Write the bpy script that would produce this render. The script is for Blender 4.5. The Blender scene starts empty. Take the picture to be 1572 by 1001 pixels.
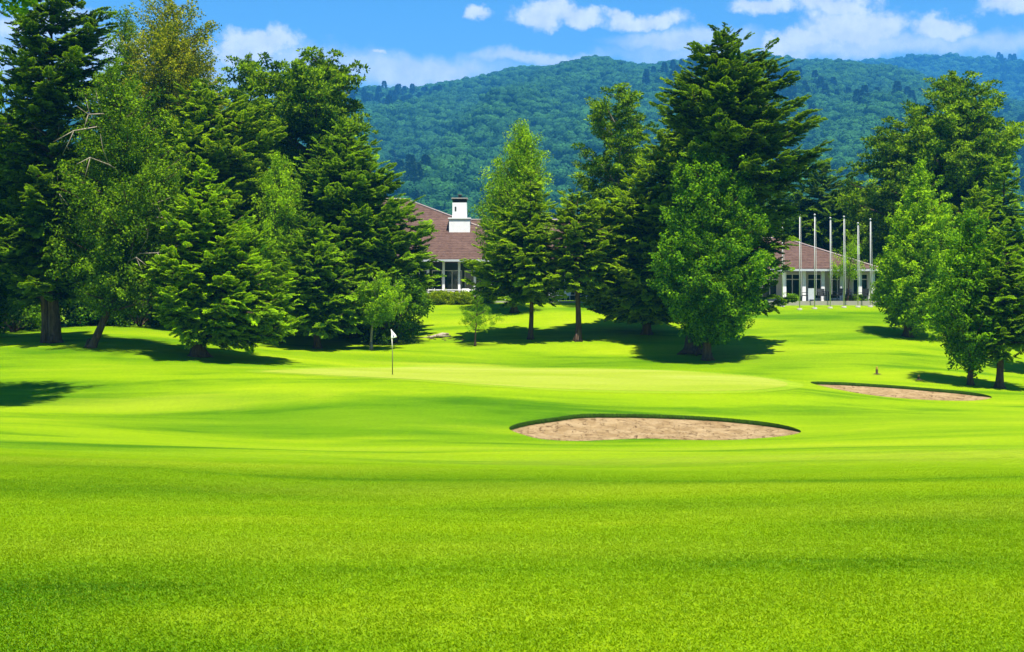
import bpy, math, numpy as np
from mathutils import Vector
R = math.radians
rng = np.random.default_rng(7)
scene = bpy.context.scene
COL = scene.collection

# ---------------------------------------------------------------- camera
F = 2183.0                      # focal length in photo pixels (50 mm on 36 mm, 1572 wide)
CZ = 1.7
cam_d = bpy.data.cameras.new('camera'); cam = bpy.data.objects.new('camera', cam_d); COL.objects.link(cam)
cam_d.lens = 50; cam_d.sensor_width = 36; cam_d.clip_start = 0.1; cam_d.clip_end = 8000
cam.location = (0, 0, CZ); cam.rotation_euler = (R(90), 0, 0)
scene.camera = cam

# ---------------------------------------------------------------- light and exposure
SUN_EL, SUN_DIR = 68.0, (0.24, -0.50)        # horizontal direction towards the sun
_n = math.hypot(*SUN_DIR); sx, sy = SUN_DIR[0]/_n, SUN_DIR[1]/_n
sv = Vector((sx*math.cos(R(SUN_EL)), sy*math.cos(R(SUN_EL)), math.sin(R(SUN_EL))))
sd = bpy.data.lights.new('sun', 'SUN'); so = bpy.data.objects.new('sun', sd); COL.objects.link(so)
sd.energy = 5.0; sd.angle = R(0.53); sd.color = (1.0, 0.95, 0.86)
so.rotation_euler = sv.to_track_quat('Z', 'Y').to_euler(); so.location = (0, 0, 60)

scene.view_settings.view_transform = 'Standard'; scene.view_settings.look = 'None'
scene.view_settings.exposure = 1.25; scene.view_settings.gamma = 1.0
scene.view_settings.use_curve_mapping = False
cy = scene.cycles
cy.max_bounces = 6; cy.diffuse_bounces = 3; cy.glossy_bounces = 2; cy.transmission_bounces = 4
cy.transparent_max_bounces = 8; cy.volume_bounces = 1; cy.sample_clamp_indirect = 6
cy.use_denoising = True
try: cy.denoiser = 'OPENIMAGEDENOISE'
except Exception: pass
cy.use_adaptive_sampling = True; cy.adaptive_threshold = 0.01
scene.render.use_persistent_data = False

# ---------------------------------------------------------------- node helpers
def setp(s, **k):
    for a, v in k.items(): s[a] = v
class NT:
    def __init__(s, tree): s.t = tree; s.n = tree.nodes; s.l = tree.links
    def new(s, ty, **k):
        n = s.n.new(ty)
        for a, v in k.items(): setattr(n, a, v)
        return n
    def put(s, sock, v):
        if isinstance(v, bpy.types.NodeSocket): s.l.new(v, sock)
        elif isinstance(v, bpy.types.Node): s.l.new(v.outputs[0], sock)
        elif v is not None: sock.default_value = v
    def math(s, op, a, b=None, c=None, clamp=False):
        n = s.new('ShaderNodeMath', operation=op); n.use_clamp = clamp
        s.put(n.inputs[0], a); s.put(n.inputs[1], b); s.put(n.inputs[2], c); return n.outputs[0]
    def vmath(s, op, a, b=None):
        n = s.new('ShaderNodeVectorMath', operation=op); s.put(n.inputs[0], a); s.put(n.inputs[1], b)
        return n.outputs['Value'] if op in ('LENGTH', 'DOT_PRODUCT', 'DISTANCE') else n.outputs[0]
    def mixc(s, f, a, b):
        n = s.new('ShaderNodeMix', data_type='RGBA'); s.put(n.inputs[0], f); s.put(n.inputs[6], a); s.put(n.inputs[7], b); return n.outputs[2]
    def noise(s, vec, scale, detail=4, rough=0.55, dist=0.0):
        n = s.new('ShaderNodeTexNoise'); s.put(n.inputs['Vector'], vec)
        n.inputs['Scale'].default_value = scale; n.inputs['Detail'].default_value = detail
        n.inputs['Roughness'].default_value = rough; n.inputs['Distortion'].default_value = dist
        return n.outputs[0]
    def ramp(s, f, a, b, lo=0.0, hi=1.0, smooth=True):
        n = s.new('ShaderNodeMapRange'); n.interpolation_type = 'SMOOTHSTEP' if smooth else 'LINEAR'
        s.put(n.inputs[0], f); s.put(n.inputs[1], a); s.put(n.inputs[2], b); s.put(n.inputs[3], lo); s.put(n.inputs[4], hi); return n.outputs[0]
def c4(c): return (c[0], c[1], c[2], 1.0)
def newmat(name):
    m = bpy.data.materials.new(name); m.use_nodes = True; m.node_tree.nodes.clear()
    t = NT(m.node_tree); out = t.new('ShaderNodeOutputMaterial'); return m, t, out
def principled(t, out, col, rough=0.7, spec=0.3, bump=None, bstr=0.3, bdist=0.02, **kw):
    p = t.new('ShaderNodeBsdfPrincipled'); t.put(p.inputs['Base Color'], col); t.put(p.inputs['Roughness'], rough)
    p.inputs['Specular IOR Level'].default_value = spec
    if bump is not None:
        b = t.new('ShaderNodeBump'); b.inputs['Strength'].default_value = bstr; b.inputs['Distance'].default_value = bdist
        t.put(b.inputs['Height'], bump); t.l.new(b.outputs[0], p.inputs['Normal'])
    for k, v in kw.items(): t.put(p.inputs[k], v)
    t.l.new(p.outputs[0], out.inputs[0]); return p
def objco(t, scale=(1, 1, 1), rot=(0, 0, 0)):
    c = t.new('ShaderNodeTexCoord'); m = t.new('ShaderNodeMapping'); m.inputs['Scale'].default_value = scale
    m.inputs['Rotation'].default_value = rot; t.l.new(c.outputs['Object'], m.inputs[0]); return m.outputs[0]

# ---------------------------------------------------------------- sky
w = bpy.data.worlds.new('World'); scene.world = w; w.use_nodes = True; w.node_tree.nodes.clear()
t = NT(w.node_tree); wo = t.new('ShaderNodeOutputWorld'); bg = t.new('ShaderNodeBackground')
sky = t.new('ShaderNodeTexSky', sky_type='NISHITA'); sky.sun_disc = False
sky.sun_elevation = R(SUN_EL); sky.sun_rotation = math.atan2(sx, sy)
sky.air_density = 1.2; sky.dust_density = 0.2; sky.ozone_density = 3.0; sky.altitude = 300
hsv = t.new('ShaderNodeHueSaturation'); hsv.inputs['Saturation'].default_value = 1.42; hsv.inputs['Value'].default_value = 0.95
t.l.new(sky.outputs[0], hsv.inputs['Color'])
tc = t.new('ShaderNodeTexCoord'); sp = t.new('ShaderNodeSeparateXYZ'); t.l.new(tc.outputs['Generated'], sp.inputs[0])
az = t.math('ARCTAN2', sp.outputs[0], sp.outputs[1]); el = t.math('ARCSINE', sp.outputs[2])
cb = t.new('ShaderNodeCombineXYZ'); t.put(cb.inputs[0], az); t.put(cb.inputs[1], el)
dn = t.new('ShaderNodeTexNoise'); dn.inputs['Scale'].default_value = 24; dn.inputs['Detail'].default_value = 6; dn.inputs['Roughness'].default_value = 0.6
t.l.new(cb.outputs[0], dn.inputs['Vector'])
dv = t.vmath('SCALE', t.vmath('SUBTRACT', dn.outputs['Color'], (0.5, 0.5, 0.5)), None)
dv.node.inputs[3].default_value = 0.035
pos = t.vmath('ADD', cb.outputs[0], dv)
def sky_az(px, py):
    a = math.atan((px-786)/F); return a, math.atan((500.5-py)/F*math.cos(a))
puffs = [(731, 23, 20, 13), (835, 22, 62, 22), (885, 30, 50, 15), (985, 31, 72, 17), (950, 20, 30, 12), (1310, 45, 115, 42), (1230, 62, 90, 22),
         (1175, 8, 62, 16), (1285, 6, 80, 20), (1440, 40, 60, 22), (1545, -20, 60, 30), (400, 64, 72, 20), (372, 82, 60, 20), (578, 80, 22, 6), 
         (60, 30, 90, 30), (200, 90, 120, 30), (1700, 40, 130, 40)]
veils = [(640, 108, 140, 22), (480, 95, 140, 24), (1300, 72, 330, 20), (820, 88, 120, 12), (1060, 60, 120, 16), (100, 100, 300, 50)]
def blobs(lst):
    acc = None
    for (px, py, rx, ry) in lst:
        a, e = sky_az(px, py)
        v = t.vmath('MULTIPLY', t.vmath('SUBTRACT', pos, (a, e, 0)), (F/rx, F/ry, 0))
        q = t.math('SUBTRACT', 1.0, t.vmath('LENGTH', v))
        acc = q if acc is None else t.math('MAXIMUM', acc, q)
    return acc
n2 = t.noise(cb.outputs[0], 60, 7, 0.62)
n3 = t.noise(cb.outputs[0], 14, 5, 0.6)
mp = t.ramp(t.math('ADD', blobs(puffs), t.math('MULTIPLY_ADD', n2, 1.5, -0.78)), -0.12, 0.56)
mv = t.math('MULTIPLY', t.ramp(t.math('ADD', blobs(veils), t.math('MULTIPLY_ADD', n3, 1.0, -0.4)), -0.3, 0.8), 0.8)
fr = t.new('ShaderNodeSeparateXYZ'); t.l.new(tc.outputs['Generated'], fr.inputs[0])
cloud = t.math('MULTIPLY', t.math('MAXIMUM', mp, mv), t.ramp(sp.outputs[1], 0.0, 0.3))
ccol = t.mixc(t.ramp(n2, 0.3, 0.75), (5.6, 5.9, 6.6, 1), (7.6, 7.7, 7.9, 1))
skyc = t.mixc(t.math('MULTIPLY', cloud, 0.97), hsv.outputs[0], ccol)
t.l.new(skyc, bg.inputs[0]); bg.inputs[1].default_value = 0.064; t.l.new(bg.outputs[0], wo.inputs[0])

# ---------------------------------------------------------------- object helpers
def mesh_obj(name, verts, faces, mat=None, parent=None, smooth=False, loc=(0, 0, 0), mats=None, fmat=None):
    me = bpy.data.meshes.new(name)
    me.from_pydata([tuple(v) for v in verts], [], [tuple(f) for f in faces]); me.update()
    if smooth: me.polygons.foreach_set('use_smooth', [True]*len(me.polygons))
    for m in (mats or ([mat] if mat else [])): me.materials.append(m)
    if fmat is not None: me.polygons.foreach_set('material_index', fmat)
    o = bpy.data.objects.new(name, me); COL.objects.link(o); o.location = loc
    if parent: o.parent = parent
    return o
def quads_obj(name, V, mat, parent=None, tone=None, loc=(0, 0, 0), link=True, nv=4):
    """V: (N,nv,3) array of separate faces"""
    n = len(V); me = bpy.data.meshes.new(name)
    me.vertices.add(n*nv); me.vertices.foreach_set('co', V.astype(np.float32).ravel())
    me.loops.add(n*nv); me.loops.foreach_set('vertex_index', np.arange(n*nv, dtype=np.int32))
    me.polygons.add(n); me.polygons.foreach_set('loop_start', np.arange(0, n*nv, nv, dtype=np.int32))
    me.polygons.foreach_set('loop_total', np.full(n, nv, dtype=np.int32))
    me.update(calc_edges=True)
    if tone is not None:
        a = me.attributes.new('tone', 'FLOAT', 'FACE'); a.data.foreach_set('value', tone.astype(np.float32))
    me.materials.append(mat)
    o = bpy.data.objects.new(name, me); o.location = loc
    if link: COL.objects.link(o)
    if parent: o.parent = parent
    return o
def tag(o, label=None, cat=None, group=None, kind=None):
    if label: o['label'] = label
    if cat: o['category'] = cat
    if group: o['group'] = group
    if kind: o['kind'] = kind
    return o
def empty(name, loc, label, cat, group=None):
    o = bpy.data.objects.new(name, None); COL.objects.link(o); o.location = loc; o.empty_display_size = 0.3
    return tag(o, label, cat, group)
class MB:
    def __init__(s): s.v = []; s.f = []
    def add(s, vs, fs):
        b = len(s.v); s.v += [tuple(v) for v in vs]; s.f += [tuple(i+b for i in f) for f in fs]; return s
    def box(s, x0, x1, y0, y1, z0, z1):
        return s.add([(x0,y0,z0),(x1,y0,z0),(x1,y1,z0),(x0,y1,z0),(x0,y0,z1),(x1,y0,z1),(x1,y1,z1),(x0,y1,z1)],
                     [(0,3,2,1),(4,5,6,7),(0,1,5,4),(1,2,6,5),(2,3,7,6),(3,0,4,7)])
    def tube(s, pts, rad, n=6):
        P = np.array(pts, float); m = len(P); T = np.gradient(P, axis=0); T /= np.linalg.norm(T, axis=1)[:, None]+1e-9
        up = np.where(np.abs(T[:, 2:3]) > 0.9, np.array([[1., 0, 0]]), np.array([[0, 0, 1.]]))
        A = np.cross(T, up); A /= np.linalg.norm(A, axis=1)[:, None]+1e-9; B = np.cross(T, A)
        for i in range(1, m):
            if np.dot(A[i], A[i-1]) < 0: A[i] *= -1; B[i] *= -1
        vs = []; rad = np.broadcast_to(rad, (m,))
        for i in range(m):
            for k in range(n):
                a = 2*math.pi*k/n; vs.append(P[i]+rad[i]*(math.cos(a)*A[i]+math.sin(a)*B[i]))
        fs = [(i*n+k, i*n+(k+1) % n, (i+1)*n+(k+1) % n, (i+1)*n+k) for i in range(m-1) for k in range(n)]
        fs += [tuple(range(n))[::-1], tuple((m-1)*n+k for k in range(n))]
        return s.add(vs, fs)
    def obj(s, name, mat, parent=None, smooth=False, loc=(0, 0, 0)): return mesh_obj(name, s.v, s.f, mat, parent, smooth, loc)

# ---------------------------------------------------------------- terrain
def X(px, d): return (px-786)/F*d
def Z(py, d): return CZ+(500.5-py)/F*d
cols = {
 0:   [(810,12.5),(722,20),(690,28),(655,42),(622,55),(592,62),(560,69),(530,75),(514,84),(502,98),(490,112)],
 200: [(810,12.5),(724,20),(697,28),(670,42),(630,54),(590,62),(556,70),(527,76),(507,86),(495,98),(485,112)],
 400: [(812,12.5),(735,20),(703,28),(683,42),(640,52),(597,59),(571,66),(553,74),(537,82),(517,90),(490,100),(470,112)],
 600: [(812,12.5),(742,20),(705,30),(685,42),(645,50),(602,57),(576,67),(565,76),(537,84),(524,89),(497,96),(470,104),(461,112)],
 800: [(812,12.5),(745,20),(705,30),(683,43),(650,50),(612,56),(595,59),(577,68),(565,77),(550,82),(534,85),(513,90),(487,97),(463,106),(460,113)],
 1000:[(810,12.5),(746,20),(706,30),(678,45.5),(637,53),(615,57),(601,60),(583,67),(568,76),(556,80),(541,84),(510,91),(485,98),(463,106),(462,113)],
 1200:[(808,12.5),(742,20),(703,30),(680,43),(663,50),(628,56),(601,60),(588,67),(576,74),(556,80),(530,86),(500,94),(478,101),(466,107),(464,113)],
 1400:[(805,12.5),(738,20),(700,30),(676,42),(652,50),(628,58),(613,63),(598,69),(580,74),(550,81),(520,89),(496,97),(476,104),(467,109),(465,113)],
 1572:[(803,12.5),(735,20),(698,30),(672,42),(650,50),(632,58),(617,64),(602,71),(585,76),(560,84),(535,92),(512,100),(492,110)],
}
cp = []
for px, lst in cols.items():
    for py, d in lst: cp.append((X(px, d), d, Z(py, d)))
for px, src in ((-330, 0), (1900, 1572)):
    for py, d in cols[src]: cp.append((X(px, d), d, Z(py, d)))
for x in (-12, -6, 0, 6, 12):
    for y in (3, 7.5): cp.append((x, y, 0.0))
cp = np.array(cp)
def tps_u(r2): return np.where(r2 > 1e-12, 0.5*r2*np.log(np.maximum(r2, 1e-12)), 0.0)
def tps_fit(P, z, lam=0.6):
    n = len(P); D = ((P[:, None]-P[None])**2).sum(-1); K = tps_u(D)+lam*np.eye(n)
    A = np.zeros((n+3, n+3)); A[:n, :n] = K; A[:n, n] = 1; A[:n, n+1:] = P; A[n, :n] = 1; A[n+1:, :n] = P.T
    return np.linalg.solve(A, np.concatenate([z, np.zeros(3)]))
WT = tps_fit(cp[:, :2], cp[:, 2])
def wob(x, y):
    return 0.035*np.sin(x*0.23+1.3*np.sin(y*0.11))*np.sin(y*0.29+0.7)+0.02*np.sin(x*0.51+y*0.37+2*np.sin(x*0.13))
def ground(x, y):
    x = np.atleast_1d(np.asarray(x, float)); y = np.atleast_1d(np.asarray(y, float)); sh = np.broadcast(x, y).shape
    x, y = np.broadcast_to(x, sh).ravel(), np.broadcast_to(y, sh).ravel()
    lim = 8+0.55*np.clip(y, 3, 113); xc = np.clip(x, -lim, lim); yc = np.clip(y, 4, 113)
    out = np.empty(len(x))
    for s in range(0, len(x), 20000):
        P = np.stack([xc[s:s+20000], yc[s:s+20000]], 1)
        D = ((P[:, None]-cp[None, :, :2])**2).sum(-1)
        out[s:s+20000] = tps_u(D)@WT[:-3]+WT[-3]+P@WT[-2:]
    k = np.clip((y-110)/25, 0, 1); k = k*k*(3-2*k)
    out = out*(1-k)+3.7*k
    out = out+0.06*np.sin(y*0.36+x*0.16+0.6)*np.clip((y-10)/6, 0, 1)*np.clip((42-y)/10, 0, 1)
    return (out+wob(x, y)*np.clip((y-9)/10, 0, 1)*np.clip((150-y)/30, 0, 1)).reshape(sh)
def gz(x, y): return float(ground(x, y)[0])
def hit(px, py, d0=5.0, d1=112.0):
    ds = np.linspace(d0, d1, 1600); xs = X(px, ds); zs = ground(xs, ds); f = (zs-Z(py, ds)) > 0
    i = int(np.argmax(f)) if f.any() else len(ds)-1
    return Vector((xs[i], ds[i], zs[i]))
def smooth_closed(pts, n=180):
    P = np.array([(p[0], p[1]) for p in pts]); m = len(P); out = []
    for i in range(m):
        p0, p1, p2, p3 = P[i-1], P[i], P[(i+1) % m], P[(i+2) % m]
        for u in np.linspace(0, 1, max(3, n//m), endpoint=False):
            out.append(0.5*((2*p1)+(-p0+p2)*u+(2*p0-5*p1+4*p2-p3)*u*u+(-p0+3*p1-3*p2+p3)*u**3))
    return np.array(out)
def inside(P, poly):
    x, y = P[:, 0], P[:, 1]; c = np.zeros(len(P), bool); n = len(poly)
    for i in range(n):
        x1, y1 = poly[i]; x2, y2 = poly[(i+1) % n]
        if y1 == y2: continue
        k = ((y1 > y) != (y2 > y)) & (x < (x2-x1)*(y-y1)/(y2-y1)+x1); c ^= k
    return c
def offset_poly(P, r):
    T = np.roll(P, -1, 0)-np.roll(P, 1, 0); T /= np.linalg.norm(T, axis=1)[:, None]; N = np.stack([T[:, 1], -T[:, 0]], 1)
    area = 0.5*np.sum(P[:, 0]*np.roll(P[:, 1], -1)-np.roll(P[:, 0], -1)*P[:, 1])
    return P+N*(r if area > 0 else -r)
bk1 = [(782,659),(800,667),(835,675),(890,677.5),(950,675),(1000,674),(1060,676),(1120,676),(1170,673),(1210,669),(1229,664),(1222,659),(1195,652),(1150,646),(1090,641),(1020,637.5),(940,636),(890,637),(850,642),(810,648),(790,653)]
bk2 = [(1245,587),(1262,593),(1300,601),(1345,608),(1400,613),(1460,615.5),(1500,615),(1522,611),(1510,606),(1475,601),(1430,597),(1380,593),(1320,589),(1280,587)]
BK1 = smooth_closed([hit(*p) for p in bk1]); BK2 = smooth_closed([hit(*p) for p in bk2])
gr = [(400,570.5),(480,575),(560,579),(640,583),(720,589),(800,594),(900,598.5),(1000,600.5),(1100,600.5),(1170,598),(1205,593),(1205,587),(1170,580),(1120,575),(1050,570.5),(960,567.5),(850,565.5),(740,564),(640,563.5),(540,565),(460,567.5)]
GR = smooth_closed([hit(*p, 56) for p in gr], 260)

# lawn material: one colour pattern for the turf (lusher, drier and mown bands, painted slope shade), shared by the ground and its blades
def mapped(t, pos, scale, rot=0.0):
    m = t.new('ShaderNodeMapping'); m.inputs['Scale'].default_value = scale; m.inputs['Rotation'].default_value = (0, 0, rot); t.l.new(pos, m.inputs[0]); return m.outputs[0]
def turf(t, pos, base, light, dark, dry, patchy=True):
    band = t.noise(mapped(t, pos, (0.065, 0.24, 0.0), 0.22), 1.0, 5, 0.55, 0.6); band2 = t.noise(mapped(t, pos, (0.28, 1.0, 0.0), -0.1), 1.0, 5, 0.6, 0.4)
    patch = t.noise(mapped(t, pos, (0.9, 1.6, 0.0), 0.3), 1.0, 4, 0.6, 0.5); big = t.noise(mapped(t, pos, (0.028, 0.06, 0.0), 0.0), 1.0, 3, 0.5, 0.8)
    f = t.math('ADD', t.math('ADD', t.math('MULTIPLY', band, 0.74), t.math('MULTIPLY', band2, 0.20)), t.math('MULTIPLY', patch, 0.06))
    c = t.mixc(t.ramp(f, 0.36, 0.50), c4(dark), c4(base)); c = t.mixc(t.ramp(f, 0.48, 0.64), c, c4(light))
    c = t.mixc(t.math('MULTIPLY', t.ramp(band2, 0.45, 0.75), t.ramp(band, 0.50, 0.66, 0.0, 0.6)), c, c4(dry))
    for (qx, qy, rx, ry, am) in (SHADE_AND_ROUGH if patchy else []):      # slope shade painted into the colour, along with darker rough
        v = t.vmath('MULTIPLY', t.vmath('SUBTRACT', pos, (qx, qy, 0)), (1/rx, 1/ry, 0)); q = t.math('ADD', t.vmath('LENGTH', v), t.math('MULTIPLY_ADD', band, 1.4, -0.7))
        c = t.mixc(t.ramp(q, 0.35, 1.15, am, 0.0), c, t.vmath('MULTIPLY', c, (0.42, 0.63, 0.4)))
    for (qx, qy, rx, ry, am) in (PALE_TURF if patchy else []):  # drier, paler bands
        v = t.vmath('MULTIPLY', t.vmath('SUBTRACT', pos, (qx, qy, 0)), (1/rx, 1/ry, 0)); q = t.math('ADD', t.vmath('LENGTH', v), t.math('MULTIPLY_ADD', band2, 1.6, -0.8))
        c = t.mixc(t.ramp(q, 0.2, 1.2, am, 0.0), c, c4(dry))
    if patchy: c = t.mixc(t.ramp(big, 0.48, 0.64, 0.0, 0.7), c, t.vmath('MULTIPLY', c, (0.60, 0.76, 0.6)))
    return c
PALE_TURF = [(-6.5, 22.5, 7, 2.2, .7), (0.5, 18, 5, 1.6, .65), (5.5, 14.2, 5, 1.3, .5), (10, 30, 15, 3.5, .6), (-2, 11.3, 6, .9, .35), (1, 40, 12, 2, .4), (-14, 56, 6, 3, .5), (-3.5, 78.5, 5, 1.2, .8)]
SHADE_AND_ROUGH = [(-5.0, 50.5, 13, 8, .85), (0, 5.8, 16, 2.2, .45), (4, 80.5, 24, 3.2, .45), (-20, 60, 9, 5, .4), (-6, 7.5, 6.5, 3.6, .85), (6.5, 7, 5, 2.2, .6), (15, 53, 7, 3.5, .35), (-4.5, 16.5, 6, 1.3, .5), (9, 38, 12, 3, .3), (-14, 34, 10, 3, .35)]
TURF = ((0.165, 0.265, 0.001), (0.215, 0.300, 0.002), (0.070, 0.165, 0.0008), (0.255, 0.312, 0.014))
def lawn_mat(name, base, light, dark, dry, bstr=0.5, green=False):
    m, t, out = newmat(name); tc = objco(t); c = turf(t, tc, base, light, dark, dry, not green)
    fine = t.noise(tc, 9, 6, 0.7); micro = t.noise(tc, 60, 4, 0.7)
    k = t.math('ADD', t.math('MULTIPLY', t.math('SUBTRACT', fine, 0.5), 0.8), t.math('MULTIPLY', t.math('SUBTRACT', micro, 0.5), 1.2))
    vm = t.vmath('SCALE', c, None); t.put(vm.node.inputs[3], t.math('ADD', 1.0, k))
    h = t.math('ADD', t.math('MULTIPLY', fine, 0.5), micro)
    principled(t, out, vm, 0.85, 0.04, h, bstr, 0.03); return m
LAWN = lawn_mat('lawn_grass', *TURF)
GREEN = lawn_mat('green_grass', (0.24, 0.29, 0.024), (0.27, 0.31, 0.04), (0.205, 0.27, 0.014), (0.28, 0.315, 0.06), bstr=0.15, green=True)
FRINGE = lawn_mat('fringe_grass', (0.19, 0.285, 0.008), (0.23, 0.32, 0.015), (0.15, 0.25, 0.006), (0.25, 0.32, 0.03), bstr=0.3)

def axis(dense0, dense1, step, lo, hi, g=1.16):
    a = list(np.arange(dense0, dense1+1e-6, step)); s = step; v = a[-1]
    while v < hi: s *= g; v += s; a.append(min(v, hi))
    s = step; v = a[0]; b = []
    while v > lo: s *= g; v -= s; b.append(max(v, lo))
    return np.array(b[::-1]+a)
gx = axis(-46, 46, 0.5, -4300, 4300); gy = axis(2, 118, 0.5, -300, 3900)
GX, GY = np.meshgrid(gx, gy); GZ = ground(GX, GY)
near = (np.abs(GX) < 60) & (GY < 125)
P2 = np.stack([GX.ravel(), GY.ravel()], 1); hole = np.zeros(len(P2), bool)
for B in (BK1, BK2):
    bb = (P2[:, 0] > B[:, 0].min()-1) & (P2[:, 0] < B[:, 0].max()+1) & (P2[:, 1] > B[:, 1].min()-1) & (P2[:, 1] < B[:, 1].max()+1)
    idx = np.where(bb)[0]; hole[idx] |= inside(P2[idx], offset_poly(B, 0.05))
nx, ny = len(gx), len(gy); V = np.stack([GX.ravel(), GY.ravel(), GZ.ravel()], 1)
I = (np.arange(ny-1)[:, None]*nx+np.arange(nx-1)[None]).ravel(); Q = np.stack([I, I+1, I+nx+1, I+nx], 1)
Q = Q[~hole[Q].any(1)]
verts = V.tolist(); faces = Q.tolist()
for B in (BK1, BK2):             # the turf collar round each bunker, one with the ground
    rings = []
    for r, up in ((0.0, 0.012), (0.12, 0.014), (0.35, 0.010), (0.8, 0.004)):
        O = offset_poly(B, r); z = ground(O[:, 0], O[:, 1])+up; b = len(verts)
        verts += np.stack([O[:, 0], O[:, 1], z], 1).tolist(); rings.append((b, len(O)))
    for (b0, n), (b1, _) in zip(rings[:-1], rings[1:]):
        for k in range(n):
            j = (k+1) % n; faces.append((b0+k, b1+k, b1+j, b0+j))
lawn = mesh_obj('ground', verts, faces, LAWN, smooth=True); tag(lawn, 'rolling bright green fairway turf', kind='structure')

def sheet(name, poly, up, mat, label):
    c = poly.mean(0); vs = []; fs = []; n = len(poly); S = np.linspace(0, 1, 34)[1:]
    P = np.concatenate([c[None]]+[c+(poly-c)*s for s in S]); z = ground(P[:, 0], P[:, 1])+up
    vs = np.stack([P[:, 0], P[:, 1], z], 1)
    fs = [(0, 1+k, 1+(k+1) % n) for k in range(n)]
    for r in range(len(S)-1):
        a = 1+r*n; b = a+n
        fs += [(a+k, b+k, b+(k+1) % n, a+(k+1) % n) for k in range(n)]
    o = mesh_obj(name, vs, fs, mat, smooth=True); tag(o, label, kind='structure'); return o
sheet('green_fringe', offset_poly(GR, 0.7), 0.008, FRINGE, 'slightly longer collar of turf ringing the putting green')
sheet('putting_green', GR, 0.016, GREEN, 'pale closely mown putting green')

# bunkers
m, t, out = newmat('bunker_sand'); SAND = m
n1 = t.noise(objco(t, (1, 1, 1)), 0.9, 6, 0.65); n2_ = t.noise(objco(t, (1.6, 0.9, 1)), 2.4, 6, 0.74, 0.8); n3_ = t.noise(objco(t), 40, 3, 0.7)
c = t.mixc(t.ramp(n1, 0.35, 0.65), (0.30, 0.195, 0.085, 1), (0.44, 0.31, 0.155, 1))
c = t.mixc(t.ramp(n2_, 0.50, 0.66, 0, 0.9), c, (0.10, 0.052, 0.02, 1)); c = t.mixc(t.ramp(n3_, 0.6, 0.8, 0, 0.5), c, (0.42, 0.31, 0.19, 1))
principled(t, out, c, 0.95, 0.1, t.math('ADD', n2_, t.math('MULTIPLY', n3_, 0.3)), 1.0, 0.16)
m, t, out = newmat('long_lip_grass'); LIPG = m
oi = t.new('ShaderNodeAttribute', attribute_name='tone')
principled(t, out, t.mixc(oi.outputs['Fac'], (0.008, 0.03, 0.001, 1), (0.04, 0.095, 0.002, 1)), 0.8, 0.1)
m, t, out = newmat('lip_soil'); SOIL = m
nn = t.noise(objco(t), 12, 4, 0.7); principled(t, out, t.mixc(nn, (0.012, 0.03, 0.004, 1), (0.05, 0.07, 0.012, 1)), 0.9, 0.1, nn, 0.8, 0.05)
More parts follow.
